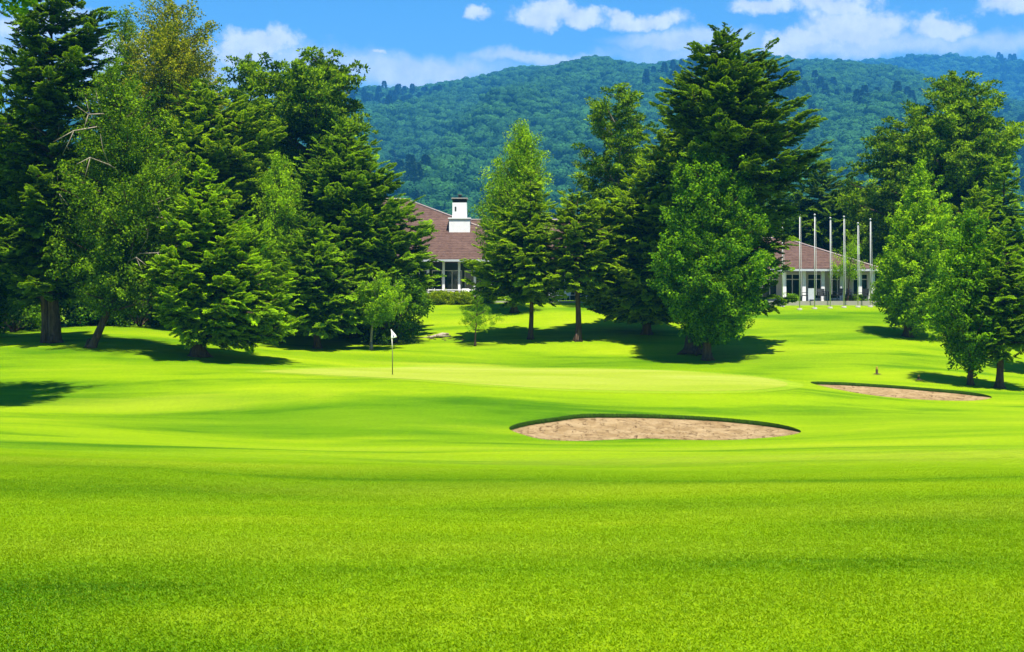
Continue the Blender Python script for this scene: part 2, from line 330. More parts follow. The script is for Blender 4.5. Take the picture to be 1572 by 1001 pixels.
def bunker(B, label, lipdrop, name='sand_bunker'):
    c = B.mean(0); n = len(B); cz = gz(*c)
    root = empty(name, (c[0], c[1], cz), label, 'bunker', 'sand bunkers beside the green')
    zt = ground(B[:, 0], B[:, 1]); wy = np.clip((B[:, 1]-B[:, 1].min())/(np.ptp(B[:, 1])), 0, 1)
    # how much of the edge is the far (high) lip: outward normal pointing away from the viewer
    O = offset_poly(B, 1.0)-B; far = np.clip(O[:, 1]*1.6+0.35, 0, 1)
    k = np.ones(9)/9; far = np.convolve(np.concatenate([far[-4:], far, far[:4]]), k, 'valid')
    ze = zt-0.03-lipdrop*far
    S = np.linspace(0, 1, 46)[1:]; P = []; zz = []
    zc = ze.mean()-0.10
    for s in S:
        q = c+(B-c)*s; P.append(q); zz.append(zc*(1-s)+ze*s-0.10*np.sin(math.pi*s**2)*(1-0.5*far))
    P = np.array([c]+list(np.concatenate(P))); zz = np.concatenate([[zc], np.concatenate(zz)])
    fade = np.concatenate([[1], np.repeat(np.clip((1-S)*8, 0, 1), n)])
    x, y = P[:, 0], P[:, 1]
    lump = 1.6*0.018*np.sin(x*5.1+2*np.sin(y*3.3))*np.sin(y*6.3+x*1.7)+0.014*np.sin(x*11+y*9+2*np.sin(x*4))+0.02*np.sin(x*1.9+y*2.7)
    zz = zz+lump*fade
    vs = np.stack([x-c[0], y-c[1], zz-cz], 1)
    fs = [(0, 1+k, 1+(k+1) % n) for k in range(n)]
    for r in range(len(S)-1):
        a = 1+r*n; b = a+n; fs += [(a+k, b+k, b+(k+1) % n, a+(k+1) % n) for k in range(n)]
    mesh_obj('sand', vs, fs, SAND, root, True)
    # lip: soil skirt and overhanging blades
    Bi = offset_poly(B, 0.02); vs = []; fs = []
    for k in range(n):
        vs.append((B[k, 0]-c[0], B[k, 1]-c[1], zt[k]+0.012-cz)); vs.append((Bi[k, 0]-c[0], Bi[k, 1]-c[1], ze[k]-0.12-cz))
    for k in range(n):
        j = (k+1) % n; fs.append((2*k, 2*k+1, 2*j+1, 2*j))
    lip = mesh_obj('turf_lip', vs, fs, SOIL, root, True)
    nb = 9000; kk = rng.integers(0, n, nb); u = rng.random(nb)[:, None]
    A = B[kk]*(1-u)+B[(kk+1) % n]*u; No = (O[kk]); fz = far[kk]; keep = rng.random(nb) < np.clip(fz*1.1+0.12, 0, 1); A, No, fz = A[keep], No[keep], fz[keep]; nb = len(A)
    off = rng.uniform(-0.03, 0.03, nb); A = A-No*off[:, None]*-1
    top = ground(A[:, 0], A[:, 1])+0.0+rng.uniform(0, 0.03, nb)*1.0
    L = rng.uniform(0.05, 0.13, nb)*(0.4+fz); T = np.stack([-No[:, 1], No[:, 0]], 1)
    wv = rng.uniform(0.006, 0.014, nb)
    base = np.stack([A[:, 0]-c[0], A[:, 1]-c[1], top-cz], 1); side = np.stack([T[:, 0], T[:, 1], 0*wv], 1)*wv[:, None]
    inn = np.stack([-No[:, 0], -No[:, 1], 0*wv], 1); tip = base+inn*(L*rng.uniform(0.1, 0.7, nb))[:, None]+np.array([[0, 0, -1.]])*L[:, None]+side*rng.uniform(-3, 3, nb)[:, None]
    Vb = np.stack([base-side, base+side, tip], 1)
    quads_obj('lip_grass', Vb, LIPG, lip, tone=rng.random(nb), nv=3)
bunker(BK1, 'large oval sand bunker with dark grassy lip in front of the putting green', 0.10)
bunker(BK2, 'smaller sand bunker at the right of the green below the trees', 0.10)

# ---------------------------------------------------------------- foliage
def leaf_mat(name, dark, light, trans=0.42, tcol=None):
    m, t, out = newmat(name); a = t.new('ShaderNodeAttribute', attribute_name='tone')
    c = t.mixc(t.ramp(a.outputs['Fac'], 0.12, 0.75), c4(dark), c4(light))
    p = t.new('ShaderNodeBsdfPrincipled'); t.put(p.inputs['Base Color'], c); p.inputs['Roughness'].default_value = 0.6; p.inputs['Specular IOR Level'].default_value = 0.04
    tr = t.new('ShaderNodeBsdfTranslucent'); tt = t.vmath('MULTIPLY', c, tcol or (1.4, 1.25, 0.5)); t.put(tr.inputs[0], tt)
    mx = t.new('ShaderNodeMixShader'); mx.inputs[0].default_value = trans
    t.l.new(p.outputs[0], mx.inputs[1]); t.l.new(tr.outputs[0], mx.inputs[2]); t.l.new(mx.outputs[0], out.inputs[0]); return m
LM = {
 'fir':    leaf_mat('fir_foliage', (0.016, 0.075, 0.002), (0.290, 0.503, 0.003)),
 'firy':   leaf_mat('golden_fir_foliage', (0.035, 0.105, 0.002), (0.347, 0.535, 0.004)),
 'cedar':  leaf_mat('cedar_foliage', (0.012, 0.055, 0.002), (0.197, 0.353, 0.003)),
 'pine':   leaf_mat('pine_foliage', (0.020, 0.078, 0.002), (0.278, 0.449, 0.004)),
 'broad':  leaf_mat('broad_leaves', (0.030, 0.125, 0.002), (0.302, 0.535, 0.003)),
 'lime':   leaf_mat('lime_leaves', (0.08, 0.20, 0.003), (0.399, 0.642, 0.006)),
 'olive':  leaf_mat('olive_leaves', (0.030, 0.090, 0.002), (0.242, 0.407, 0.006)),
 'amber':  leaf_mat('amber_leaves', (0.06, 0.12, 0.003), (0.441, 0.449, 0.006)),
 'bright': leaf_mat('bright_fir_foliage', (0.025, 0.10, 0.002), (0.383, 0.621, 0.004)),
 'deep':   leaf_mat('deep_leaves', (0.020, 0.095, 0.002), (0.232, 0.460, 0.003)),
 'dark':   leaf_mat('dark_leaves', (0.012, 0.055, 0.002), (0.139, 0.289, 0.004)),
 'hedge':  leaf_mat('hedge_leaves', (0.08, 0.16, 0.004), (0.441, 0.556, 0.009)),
}
def bark_mat(name, a, b):
    m, t, out = newmat(name); n = t.noise(objco(t, (1, 1, 0.18)), 9, 6, 0.7); principled(t, out, t.mixc(t.ramp(n, 0.3, 0.7), c4(a), c4(b)), 0.9, 0.15, n, 0.9, 0.06); return m
BARK = bark_mat('bark', (0.035, 0.022, 0.014), (0.12, 0.08, 0.05)); PALE = bark_mat('pale_bark', (0.16, 0.12, 0.08), (0.42, 0.36, 0.28))

def kite(p, d, n, L, W):
    """p base, d direction, n normal, all (N,3)"""
    s = np.cross(d, n); s /= np.linalg.norm(s, axis=1)[:, None]+1e-9
    L = np.asarray(L)[:, None]; W = np.asarray(W)[:, None]
    return np.stack([p, p+d*L*0.45+s*W, p+d*L, p+d*L*0.45-s*W], 1)
def unit(v): return v/(np.linalg.norm(v, axis=-1, keepdims=True)+1e-9)
def tmpl_fir(seed):
    r = np.random.default_rng(seed); P, D, N, L, W, T = [], [], [], [], [], []
    for i, u in enumerate(np.linspace(0.02, 0.92, 10)):
        for s in (-1, 1):
            ang = R(r.uniform(35, 60)); ln = 0.52*(1-u*0.7)*r.uniform(0.75, 1.15)
            d = unit(np.array([math.cos(ang), s*math.sin(ang), r.uniform(-0.35, 0.12)])); p = np.array([u, 0, -0.12*u*u])
            nn = [0.25+r.normal(0, .3), s*0.3+r.normal(0, .3), 1]
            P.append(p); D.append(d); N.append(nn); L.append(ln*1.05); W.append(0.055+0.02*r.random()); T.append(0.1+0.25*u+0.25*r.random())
            for q in (0.3, 0.6, 0.88):
                for s2 in (-1, 1):
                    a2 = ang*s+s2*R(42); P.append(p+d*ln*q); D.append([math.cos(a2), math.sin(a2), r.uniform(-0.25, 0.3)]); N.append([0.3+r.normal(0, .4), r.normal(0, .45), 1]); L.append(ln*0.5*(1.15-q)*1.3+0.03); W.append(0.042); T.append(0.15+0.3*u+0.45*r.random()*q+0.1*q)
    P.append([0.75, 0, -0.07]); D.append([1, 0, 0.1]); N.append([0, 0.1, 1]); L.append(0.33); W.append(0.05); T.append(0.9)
    P, D, N = np.array(P, float), unit(np.array(D, float)), unit(np.array(N, float)); return kite(P, D, N, L, W), np.array(T)
def tmpl_leaf(seed, n=84, size=0.36, flat=0.75, wid=0.30):
    """a rounded leafy clump: leaves lie like shingles round two or three small lobes"""
    r = np.random.default_rng(seed); k = 3; cen = r.normal(size=(k, 3))*np.array([0.42, 0.42, 0.28*flat]); w_ = r.integers(0, k, n)
    q = unit(r.normal(size=(n, 3))+np.array([0, 0, 0.35])); rad = 0.62*r.uniform(0.55, 1.08, n)
    P = cen[w_]+q*rad[:, None]*np.array([1, 1, flat]); D = unit(np.cross(q, r.normal(size=(n, 3)))+q*0.55+np.array([0, 0, -0.1])); N = unit(q*0.9+r.normal(size=(n, 3))*0.45+np.array([0, 0, 0.35]))
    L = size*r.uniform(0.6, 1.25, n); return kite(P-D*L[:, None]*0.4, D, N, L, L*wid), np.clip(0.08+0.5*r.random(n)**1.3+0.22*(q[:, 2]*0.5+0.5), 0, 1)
def tmpl_puff(seed, n=110):
    r = np.random.default_rng(seed); k = 4; cen = np.stack([r.uniform(-0.6, 0.6, k), r.uniform(-0.6, 0.6, k), r.uniform(-0.05, 0.12, k)], 1); w_ = r.integers(0, k, n)
    q = unit(r.normal(size=(n, 3))+np.array([0, 0, 0.8])); P = cen[w_]+q*np.array([0.38, 0.38, 0.24])*r.uniform(0.4, 1, (n, 1))
    D = unit(q+r.normal(size=(n, 3))*0.5); N = unit(q*0.7+np.array([0, 0, 0.6])+r.normal(size=(n, 3))*0.5)
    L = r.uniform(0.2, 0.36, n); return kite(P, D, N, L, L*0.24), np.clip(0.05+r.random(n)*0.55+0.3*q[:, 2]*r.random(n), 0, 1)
TM = {'fir': [tmpl_fir(s) for s in range(4)], 'leaf': [tmpl_leaf(s+10) for s in range(4)], 'fine': [tmpl_leaf(s+20, 64, 0.28, 0.8, 0.34) for s in range(4)],
      'puff': [tmpl_puff(s+30) for s in range(4)], 
      'up': [tmpl_leaf(s+50, 70, 0.34, 1.7, 0.26) for s in range(3)]}
def rotmats(fwd, roll, r):
    x = unit(fwd); up = np.tile(np.array([[0, 0, 1.]]), (len(x), 1)); y = np.cross(up, x); bad = np.linalg.norm(y, axis=1) < 1e-3; y[bad] = [0, 1, 0]; y = unit(y); z = np.cross(x, y)
    c, s = np.cos(roll)[:, None], np.sin(roll)[:, None]; y2 = y*c+z*s; z2 = -y*s+z*c
    return np.stack([x, y2, z2], 2)
def place(tn, pos, fwd, scale, r, roll=0.25, base=0.0):
    """instances of the spray templates, merged into one array"""
    pos, fwd, scale = np.array(pos), np.array(fwd), np.array(scale); M = rotmats(fwd, r.normal(0, roll, len(pos)), r); pick = r.integers(0, len(TM[tn]), len(pos)); VV, TT = [], []
    for k, (K, T) in enumerate(TM[tn]):
        s = pick == k
        if not s.any(): continue
        q = np.einsum('nij,klj->nkli', M[s], K)*scale[s][:, None, None, None]+pos[s][:, None, None, :]
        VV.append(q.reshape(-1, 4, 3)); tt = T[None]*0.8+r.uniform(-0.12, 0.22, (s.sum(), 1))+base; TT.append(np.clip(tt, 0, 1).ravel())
    return np.concatenate(VV), np.concatenate(TT)

STYLE = {  # rise_low, rise_high: how much a limb climbs; bend; template; clump size; spacing; side spread; flatness
 'fir':   dict(rl=-0.15, rh=0.5, bend=0.06, tn='fir', size=1.0, step=0.46, spread=0.32, roll=0.3, nb=8.5),
 'cedar': dict(rl=0.02, rh=0.55, bend=-0.03, tn='fir', size=1.05, step=0.42, spread=0.42, roll=0.3, nb=6.0),
 'broad': dict(rl=0.25, rh=0.95, bend=0.04, tn='leaf', size=0.56, step=0.55, spread=0.45, roll=0.4, nb=6.5),
 'column':dict(rl=0.9, rh=1.8, bend=-0.08, tn='up', size=0.42, step=0.5, spread=0.28, roll=0.3, nb=10.0),
 'fine':  dict(rl=0.15, rh=0.8, bend=0.05, tn='fine', size=0.52, step=0.55, spread=0.6, roll=0.5, nb=6.0),
 'pine':  dict(rl=0.25, rh=0.8, bend=-0.05, tn='puff', size=0.92, step=0.7, spread=0.55, roll=0.3, nb=2.7),
}
def tree(name, label, cat, px, d, prof, style, mat, bark=BARK, trunk_r=0.28, seed=1, density=1.0, lean=None, group=None, hidden_limbs=0.6,
         trunk_top=None, stems=1, inner=0.25, size=1.0, base_y=None, depth=1.0, gappy=0.0, dead=0):
    """prof: list of (py, pxL, pxR) of the crown from top to bottom at distance d; px: where the stem stands"""
    r = np.random.default_rng(seed*101+3); S = STYLE[style]
    x0 = X(px, d); z0 = gz(x0, d); root = empty(name, (x0, d, z0-0.05), label, cat, group)
    pr = sorted([(Z(py, d)-z0, X(a, d)-x0, X(b, d)-x0) for py, a, b in prof]); hz = np.array([p[0] for p in pr]); lx = np.array([p[1] for p in pr]); rx = np.array([p[2] for p in pr])
    H = hz[-1]; xt = 0.5*(lx[-1]+rx[-1]); hb = hz[0]
    lw = np.array(lean) if lean else None
    def ax(z):
        z = np.asarray(z, float); f = np.clip(z/H, 0, 1)
        if lean is None: x = xt*f**1.3
        else: x = np.interp(z, [0]+[Z(p[0], d)-z0 for p in lean]+[H], [0]+[X(p[1], d)-x0 for p in lean]+[xt])
        return np.stack([x+0.06*np.sin(z*0.9+seed), 0.08*np.sin(z*0.7+seed*2), z], -1)
    # trunk
    tb = MB(); zs = np.linspace(0, H*0.95, 22)
    rad = trunk_r*(1-zs/H)**1.15+0.01; rad[0] *= 1.55; rad[1] = rad[1]*1.12
    zs2 = np.concatenate([[0, 0.18, 0.45], zs[1:]]); rad2 = np.concatenate([[trunk_r*1.7, trunk_r*1.3, trunk_r*1.1], rad[1:]*1.0]); o = np.argsort(zs2)
    tb.tube(ax(zs2[o]), rad2[o], 9)
    for a in range(5):                  # root flare
        an = a*1.257+seed; c, s = math.cos(an), math.sin(an)
        tb.tube([(c*trunk_r*0.5, s*trunk_r*0.5, 0.5), (c*trunk_r*1.1, s*trunk_r*1.1, 0.16), (c*trunk_r*2.0, s*trunk_r*2.0, -0.03)], [trunk_r*0.35, trunk_r*0.36, trunk_r*0.12], 5)
    if style == 'pine': inner = max(inner, 0.52)
    # limbs: tips spread over the crown's surface
    zc = np.linspace(hb, H*0.995, 200); wr = np.interp(zc, hz, rx)-np.interp(zc, hz, lx); wgt = np.clip(wr, 0.25, None)**1.0; cdf = np.cumsum(wgt); area = float(wr.mean()*(H-hb))
    nb = int(max(14, S['nb']*density*area*0.5+10)); cdf /= cdf[-1]
    pos, fw, sc = [], [], []
    for i in range(nb):
        u = (i+r.random())/nb; z = float(np.interp(u, cdf, zc)); az = i*2.39996+r.normal(0, 0.25)
        ca, sa = math.cos(az), math.sin(az); A = ax(z); Lx, Rx = float(np.interp(z, hz, lx))-A[0], float(np.interp(z, hz, rx))-A[0]
        mean = max(0.15, (Rx-Lx)*0.5); side = max(0.15, Rx if ca > 0 else -Lx)
        k = r.choice([r.uniform(0.95, 1.1), r.uniform(0.72, 0.98)]) if i % 4 else r.uniform(0.35, 0.75)
        if r.random() < gappy: k *= r.uniform(0.55, 0.85)
        bx, by = ca*side*k, sa*mean*depth*k; ln = math.hypot(bx, by); u2 = (z-hb)/(H-hb+1e-6)
        rise = S['rl']*(1-u2)+S['rh']*u2+r.normal(0, 0.08); zs_ = z-rise*ln
        lo = hb*0.55 if rise > 0 else 0.3
        zs_ = min(max(zs_, lo), H*0.97); A0 = ax(zs_); tip = np.array([A[0]+bx, A[1]+by, z]); mid = (A0+tip)*0.5+np.array([0, 0, -S['bend']*ln*1.2 if rise <= 0.3 else -S['bend']*ln])
        ts = np.linspace(0, 1, 7)[:, None]; C = A0*(1-ts)**2+2*mid*ts*(1-ts)+tip*ts**2
        if S['tn'] == 'fir': C[-1, 2] += 0.06*ln
        rb = min(trunk_r*0.45, 0.018+0.022*ln)
        tb.tube(C, np.linspace(rb, 0.008, 7), 5)
        total = float(np.linalg.norm(tip-A0)); step = S['step']*size
        kk = max(2, int(total*(1-inner)/step)+1)
        for t_ in np.linspace(inner, 1.0, kk):
            q = np.array([np.interp(t_, ts[:, 0], C[:, j]) for j in range(3)]); g = C[min(6, int(t_*6)+1)]-C[min(5, int(t_*6))]; g = g/(np.linalg.norm(g)+1e-9)
            spread = S['spread']*ln*(1.05-t_)*0.9+0.12; ns = 1+int(spread/step*1.5*(1 if S['tn'] != 'puff' else 1.0))
            if S['tn'] == 'fir':
                for sgn in ((-1, 1) if t_ < 0.95 else (0,)):
                    ang = sgn*r.uniform(0.45, 1.0); c_, s_ = math.cos(ang), math.sin(ang); f = np.array([g[0]*c_-g[1]*s_, g[0]*s_+g[1]*c_, g[2]+r.normal(-0.22, 0.15)])
                    pos.append(q); fw.append(f); sc.append(S['size']*size*r.uniform(0.75, 1.15)*(0.6+0.7*min(1, ln/3)*(1.15-t_*0.7)))
                if r.random() < 0.5: pos.append(q); fw.append([g[0], g[1], abs(g[2])+0.35]); sc.append(S['size']*size*0.6)
            else:
                for j in range(ns):
                    off = r.normal(size=3)*spread*np.array([0.55, 0.55, 0.35 if S['tn'] != 'puff' else 0.14])
                    if S['tn'] == 'up': off = r.normal(size=3)*np.array([0.22, 0.22, 0.3])
                    pos.append(q+off); fw.append(unit(g+r.normal(size=3)*0.3) if S['tn'] != 'puff' else np.array([ca, sa, r.normal(0, 0.12)])); sc.append(S['size']*size*r.uniform(0.7, 1.2))
    for z in np.linspace(H-min(1.6, H*0.16), H-0.1, 7):          # the leader, dressed to its tip
        q = ax(z); w_ = max(0.08, (H-z)*0.28)
        for j in range(3): pos.append(q+r.normal(size=3)*[w_, w_, 0.1]); fw.append(unit(np.array([r.normal(), r.normal(), 0.8]))); sc.append(S['size']*size*(0.35+0.35*(H-z)/1.6))
    if stems > 1:                       # a second stem joined low down
        q = ax(zs[:14]); q = q+np.array([[-trunk_r*1.5, 0.1, 0]])-np.outer(np.linspace(0, 1, 14)**1.5, [0.5, 0, 0]); tb.tube(q, rad[:14]*0.75, 8)
    if dead:
        for i in range(dead):
            db = MB()
            z = hb+(H-hb)*r.uniform(0.05, 0.75); A0 = ax(z); sg = 1 if i % 3 else -1; a_ = r.uniform(-1.2, 0.0); ln = r.uniform(1.4, 3.8); dx, dy = sg*math.cos(a_)*ln, math.sin(a_)*ln-0.9
            P_ = [A0, A0+[dx*.3, dy*.5, .25*ln*r.uniform(.3, 1)], A0+[dx*.65, dy*.85, .3*ln*r.uniform(.2, 1)], A0+[dx, dy, ln*r.uniform(-.15, .35)]]; db.tube(P_, [0.05, 0.035, 0.025, 0.008], 5)
            m_ = P_[2]; db.tube([m_, m_+[dx*.1, -.1, -.35*ln*.5], m_+[dx*.22, -.15, -.35*ln]], [0.022, 0.014, 0.005], 4); m_ = P_[1]; db.tube([m_, m_+[dx*.15, -.3, .2*ln], m_+[dx*.2, -.5, .4*ln]], [0.022, 0.014, 0.005], 4)
            db.obj('dead_branch', PALE, root, True)
    V, T = place(S['tn'], pos, fw, sc, r, S['roll'])
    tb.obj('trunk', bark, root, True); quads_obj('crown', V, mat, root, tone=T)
    return root, len(V)
NL = {}
def T_(*a, **k):
    o, n = tree(*a, **k); NL[a[1]] = n; return o

exec_trees = True
# ---- left group
T_('tall_conifer', 'tallest dark conifer at the left, cut by the top of the frame', 'tree', 82, 76,
   [(-70,60,95),(-20,35,130),(40,20,170),(110,5,178),(180,-15,150),(250,-20,140),(330,-40,150),(420,-30,150),(455,0,130)], 'cedar', LM['cedar'], trunk_r=0.31, seed=1, density=0.7, size=0.9, stems=2, gappy=0.3, dead=3)
T_('feathery_tree', 'leaning feathery tree with pale bare twigs left of the bright fir', 'tree', 139, 74,
   [(100,130,200),(160,110,250),(230,95,280),(300,90,290),(370,80,285),(430,110,270),(470,130,230)], 'fine', LM['olive'], trunk_r=0.19, seed=2, density=0.75, dead=8, lean=[(430,190),(300,205)], gappy=0.4)
T_('amber_topped_tree', 'tall open tree with amber leaves at its top, above the leaning tree', 'tree', 262, 96,
   [(-12,235,300),(25,200,325),(70,185,345),(120,180,350),(175,200,340),(240,210,330)], 'fine', LM['amber'], trunk_r=0.26, seed=3, density=0.5, gappy=0.4)
T_('open_tree', 'open green tree reaching the top edge between the two tallest left trees', 'tree', 190, 98,
   [(10,175,215),(50,160,240),(110,150,250),(180,140,260),(260,130,260)], 'fine', LM['olive'], trunk_r=0.26, seed=31, density=0.5, gappy=0.4)
T_('golden_fir', 'yellow-green fir behind and above the bright fir', 'tree', 335, 90,
   [(120,300,330),(150,275,375),(200,262,420),(260,255,432),(330,250,430),(420,250,440),(480,260,430)], 'fir', LM['firy'], trunk_r=0.33, seed=4, density=0.65)
T_('bright_fir', 'bright green broad fir standing foremost at the left, drooping to the grass', 'tree', 306, 73.5,
   [(248,308,318),(280,288,340),(320,268,368),(360,255,392),(400,248,412),(440,240,432),(480,250,455),(512,285,452),(522,390,445)], 'fir', LM['bright'], trunk_r=0.36, seed=5, density=1.3, size=0.85)
T_('crooked_pine', 'round topped pine with open clumps against the sky behind the large fir', 'tree', 475, 100,
   [(78,470,515),(95,395,540),(120,350,548),(160,355,552),(200,375,562),(240,400,562),(290,420,560)], 'pine', LM['pine'], trunk_r=0.38, seed=6, density=0.85, gappy=0.25)
T_('clump_pine', 'smaller pine with dark clumps left of the round topped pine', 'tree', 395, 103,
   [(85,365,400),(105,345,425),(150,335,435),(200,330,440),(260,340,440)], 'pine', LM['pine'], trunk_r=0.34, seed=61, density=0.75, gappy=0.2)
T_('slim_pale_tree', 'slim pale green tree between the bright fir and the large fir', 'tree', 428, 87,
   [(232,423,433),(260,408,448),(300,400,458),(350,395,462),(410,392,465)], 'column', LM['lime'], trunk_r=0.12, seed=7, density=1.3)
T_('large_fir', 'large dark green fir left of the tiled roof, taller than the bright fir', 'tree', 540, 91,
   [(183,520,530),(215,492,560),(250,470,590),(290,455,610),(330,448,640),(370,440,656),(410,440,660),(440,455,662),(465,480,600)], 'fir', LM['fir'], trunk_r=0.42, seed=8, density=1.15, size=0.9)
T_('low_fir', 'low dark fir filling the gap between the bright fir and the shrub', 'tree', 487, 85,
   [(340,470,485),(370,445,515),(410,430,540),(450,425,556),(485,430,560),(508,440,545)], 'fir', LM['fir'], trunk_r=0.2, seed=9, density=0.9)
T_('young_tree', 'young light green tree in front of the rounded shrub with pale stem', 'tree', 570, 84,
   [(418,575,590),(432,552,612),(455,545,622),(475,550,618),(488,560,600)], 'broad', LM['lime'], bark=PALE, trunk_r=0.075, seed=10, density=1.5, size=0.5)
def bush(name, label, px, d, prof, mat, seed, cat='shrub', size=1.0, density=1.0, group=None, style='leaf', depth=1.0):
    r = np.random.default_rng(seed*77+5); x0 = X(px, d); z0 = gz(x0, d); root = empty(name, (x0, d, z0-0.05), label, cat, group)
    pr = sorted([(Z(py, d)-z0, X(a, d)-x0, X(b, d)-x0) for py, a, b in prof]); hz, lx, rx = [np.array([p[i] for p in pr]) for i in range(3)]
    H, wd = hz[-1], (rx-lx).max(); area = (rx-lx).mean()*H; n = int(area*7*density/size**2)+6; pos, fw, sc = [], [], []; tb = MB()
    for i in range(n):
        z = H*r.random()**0.8; L, Rr = np.interp(z, hz, lx), np.interp(z, hz, rx); a = r.uniform(0, 2*math.pi); rr = math.sqrt(r.uniform(0.3, 1)); cx = (L+Rr)/2; hw = (Rr-L)/2
        q = np.array([cx+math.cos(a)*rr*hw, math.sin(a)*rr*min(hw, H*1.2)*depth, max(0.15, z-0.1)]); pos.append(q); fw.append([math.cos(a), math.sin(a), 0.5]); sc.append(0.5*size*r.uniform(0.7, 1.2))
        if i % 3 == 0:
            b = np.array([cx*0.6, 0, 0])+r.normal(size=3)*0.08; b[2] = 0; tb.tube([b, (b+q)*0.5+[0, 0, 0.15*H], q], [0.035, 0.02, 0.008], 5)
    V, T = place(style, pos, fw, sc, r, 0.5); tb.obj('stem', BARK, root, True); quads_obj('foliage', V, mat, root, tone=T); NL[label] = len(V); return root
bush('rounded_shrub', 'large dark rounded shrub at the foot of the large fir', 608, 88, [(430,575,635),(445,555,652),(465,545,657),(485,550,655),(502,560,640)], LM['dark'], 1, size=0.95, density=1.3)
bush('lower_shrub', 'low dark shrub under the lowest boughs of the large fir', 560, 90, [(440,525,590),(460,510,600),(490,505,600),(512,515,590)], LM['dark'], 2, density=1.1)

# understorey and trees behind the left group
for i, (px, d, top, lpx, rpx, lab, mm, st) in enumerate([
    (-45, 80, 60, -130, 35, 'dark tree cut by the left edge of the frame', 'dark', 'broad'),
    (28, 92, 165, -50, 110, 'dense green tree behind the tallest conifer, at its left', 'dark', 'broad'),
    (150, 96, 215, 70, 230, 'dark leafy tree directly behind the leaning feathery tree', 'dark', 'broad'),
    (232, 99, 180, 150, 320, 'dark broad tree below the amber topped tree', 'broad', 'broad'),
    (402, 98, 255, 330, 480, 'dark tree behind the slim pale tree', 'dark', 'broad'),
    (470, 104, 225, 400, 545, 'dark leafy tree under the round topped pine', 'dark', 'broad')]):
    T_('dense_tree', lab, 'tree', px, d, [(top,px-12,px+12),(top+45,px-(px-lpx)*0.6,px+(rpx-px)*0.6),(top+110,lpx,rpx),(400,lpx,rpx),(470,lpx+10,rpx-10),(492,lpx+25,rpx-25)], st, LM[mm], trunk_r=0.3, seed=40+i, density=0.55, group='trees behind the left group', size=1.25)
for i, (px, d, top, hw, lab) in enumerate([(20, 88, 440, 55, 'dark bush at the left edge below the dense trees'), (120, 95, 425, 60, 'bush behind the two left trunks'), (215, 93, 430, 55, 'bush behind the leaning trunk'),
    (265, 99, 405, 60, 'sunlit bush left of the foot of the bright fir'), (375, 94, 430, 60, 'bush behind the bright fir at its right'), (455, 96, 440, 60, 'bush behind the low dark fir')]):
    bush('undergrowth_bush', lab, px, d, [(top,px-hw*0.5,px+hw*0.5),(top+25,px-hw*0.9,px+hw*0.9),(475,px-hw,px+hw),(505,px-hw,px+hw)], LM['broad' if i in (3, 1) else 'dark'], 20+i, group='bushes under the left trees', density=0.9, size=1.15)

T_('shade_tree', 'tall leafy tree just outside the left edge, its high crown shading the left slope', 'tree', -330, 51,
   [(-110,-300,80),(-180,-330,170),(-280,-320,140),(-370,-250,40)], 'broad', LM['broad'], trunk_r=0.35, seed=32, density=0.6, size=1.2)

# ---- middle group
T_('column_tree', 'pale green column of a tree with split tips, behind the chimney side tree', 'tree', 790, 99,
   [(192,795,812),(212,778,828),(245,765,835),(285,745,838),(325,738,838),(380,740,835),(430,755,830)], 'column', LM['lime'], trunk_r=0.22, seed=11, density=1.5, size=1.15)
T_('layered_tree', 'layered tree with slim straight trunk right of the chimney', 'tree', 815, 88,
   [(262,808,818),(290,792,834),(325,772,846),(355,748,858),(390,732,866),(420,722,868),(445,735,866),(462,760,862)], 'fir', LM['firy'], trunk_r=0.15, seed=12, density=0.8, size=0.9)
T_('lawn_tree', 'tree with the thicker bare trunk, second from the chimney', 'tree', 887, 87.5,
   [(290,868,900),(320,852,930),(350,845,945),(385,848,945),(415,852,935),(445,862,925)], 'fir', LM['firy'], trunk_r=0.2, seed=13, density=0.8, size=0.9)
T_('tall_pine', 'tall narrow pine with pale stem rising over the lawn trees against the hill', 'tree', 950, 101,
   [(130,935,965),(150,900,988),(180,885,998),(215,892,1002),(250,880,1003),(300,880,1000),(360,890,1000)], 'pine', LM['pine'], bark=PALE, trunk_r=0.2, seed=14, density=1.0, size=0.8, gappy=0.2)
T_('spreading_fir', 'spreading yellow-green fir with low boughs left of the great cedar', 'tree', 992, 90,
   [(185,1020,1045),(215,1000,1065),(255,985,1065),(300,945,1065),(335,905,1060),(375,893,1050),(420,890,1050),(455,900,1050),(478,918,1045),(490,955,1035)], 'fir', LM['firy'], trunk_r=0.26, seed=15, density=1.1)
T_('great_cedar', 'great dark cedar with spiky crown rising above the hill line', 'tree', 1066, 83.5,
   [(40,1110,1120),(62,1085,1165),(95,1055,1185),(125,1025,1200),(155,1035,1215),(185,1020,1228),(212,1030,1262),(240,1035,1255),(300,1035,1226),(350,1040,1206),(440,1040,1198),(478,1060,1198),(490,1120,1190)], 'cedar', LM['cedar'], trunk_r=0.55, seed=16, gappy=0.35, density=1.0, lean=[(400,1085),(230,1110),(100,1113)])
T_('leafy_tree', 'bright green leafy tree standing before the great cedar', 'tree', 1087, 81,
   [(218,1078,1092),(240,1060,1110),(270,1040,1145),(310,1030,1165),(355,1025,1176),(400,1012,1178),(440,1005,1172),(475,1035,1160),(505,1055,1135),(520,1075,1115)], 'broad', LM['deep'], trunk_r=0.24, seed=17, density=1.5, size=0.88)
T_('young_tree', 'small sparse sapling alone on the lawn under the chimney', 'tree', 730, 86,
   [(455,725,738),(468,708,752),(478,700,764),(488,700,768),(496,712,745)], 'fine', LM['broad'], trunk_r=0.045, seed=18, density=0.15, size=0.34, gappy=0.5)

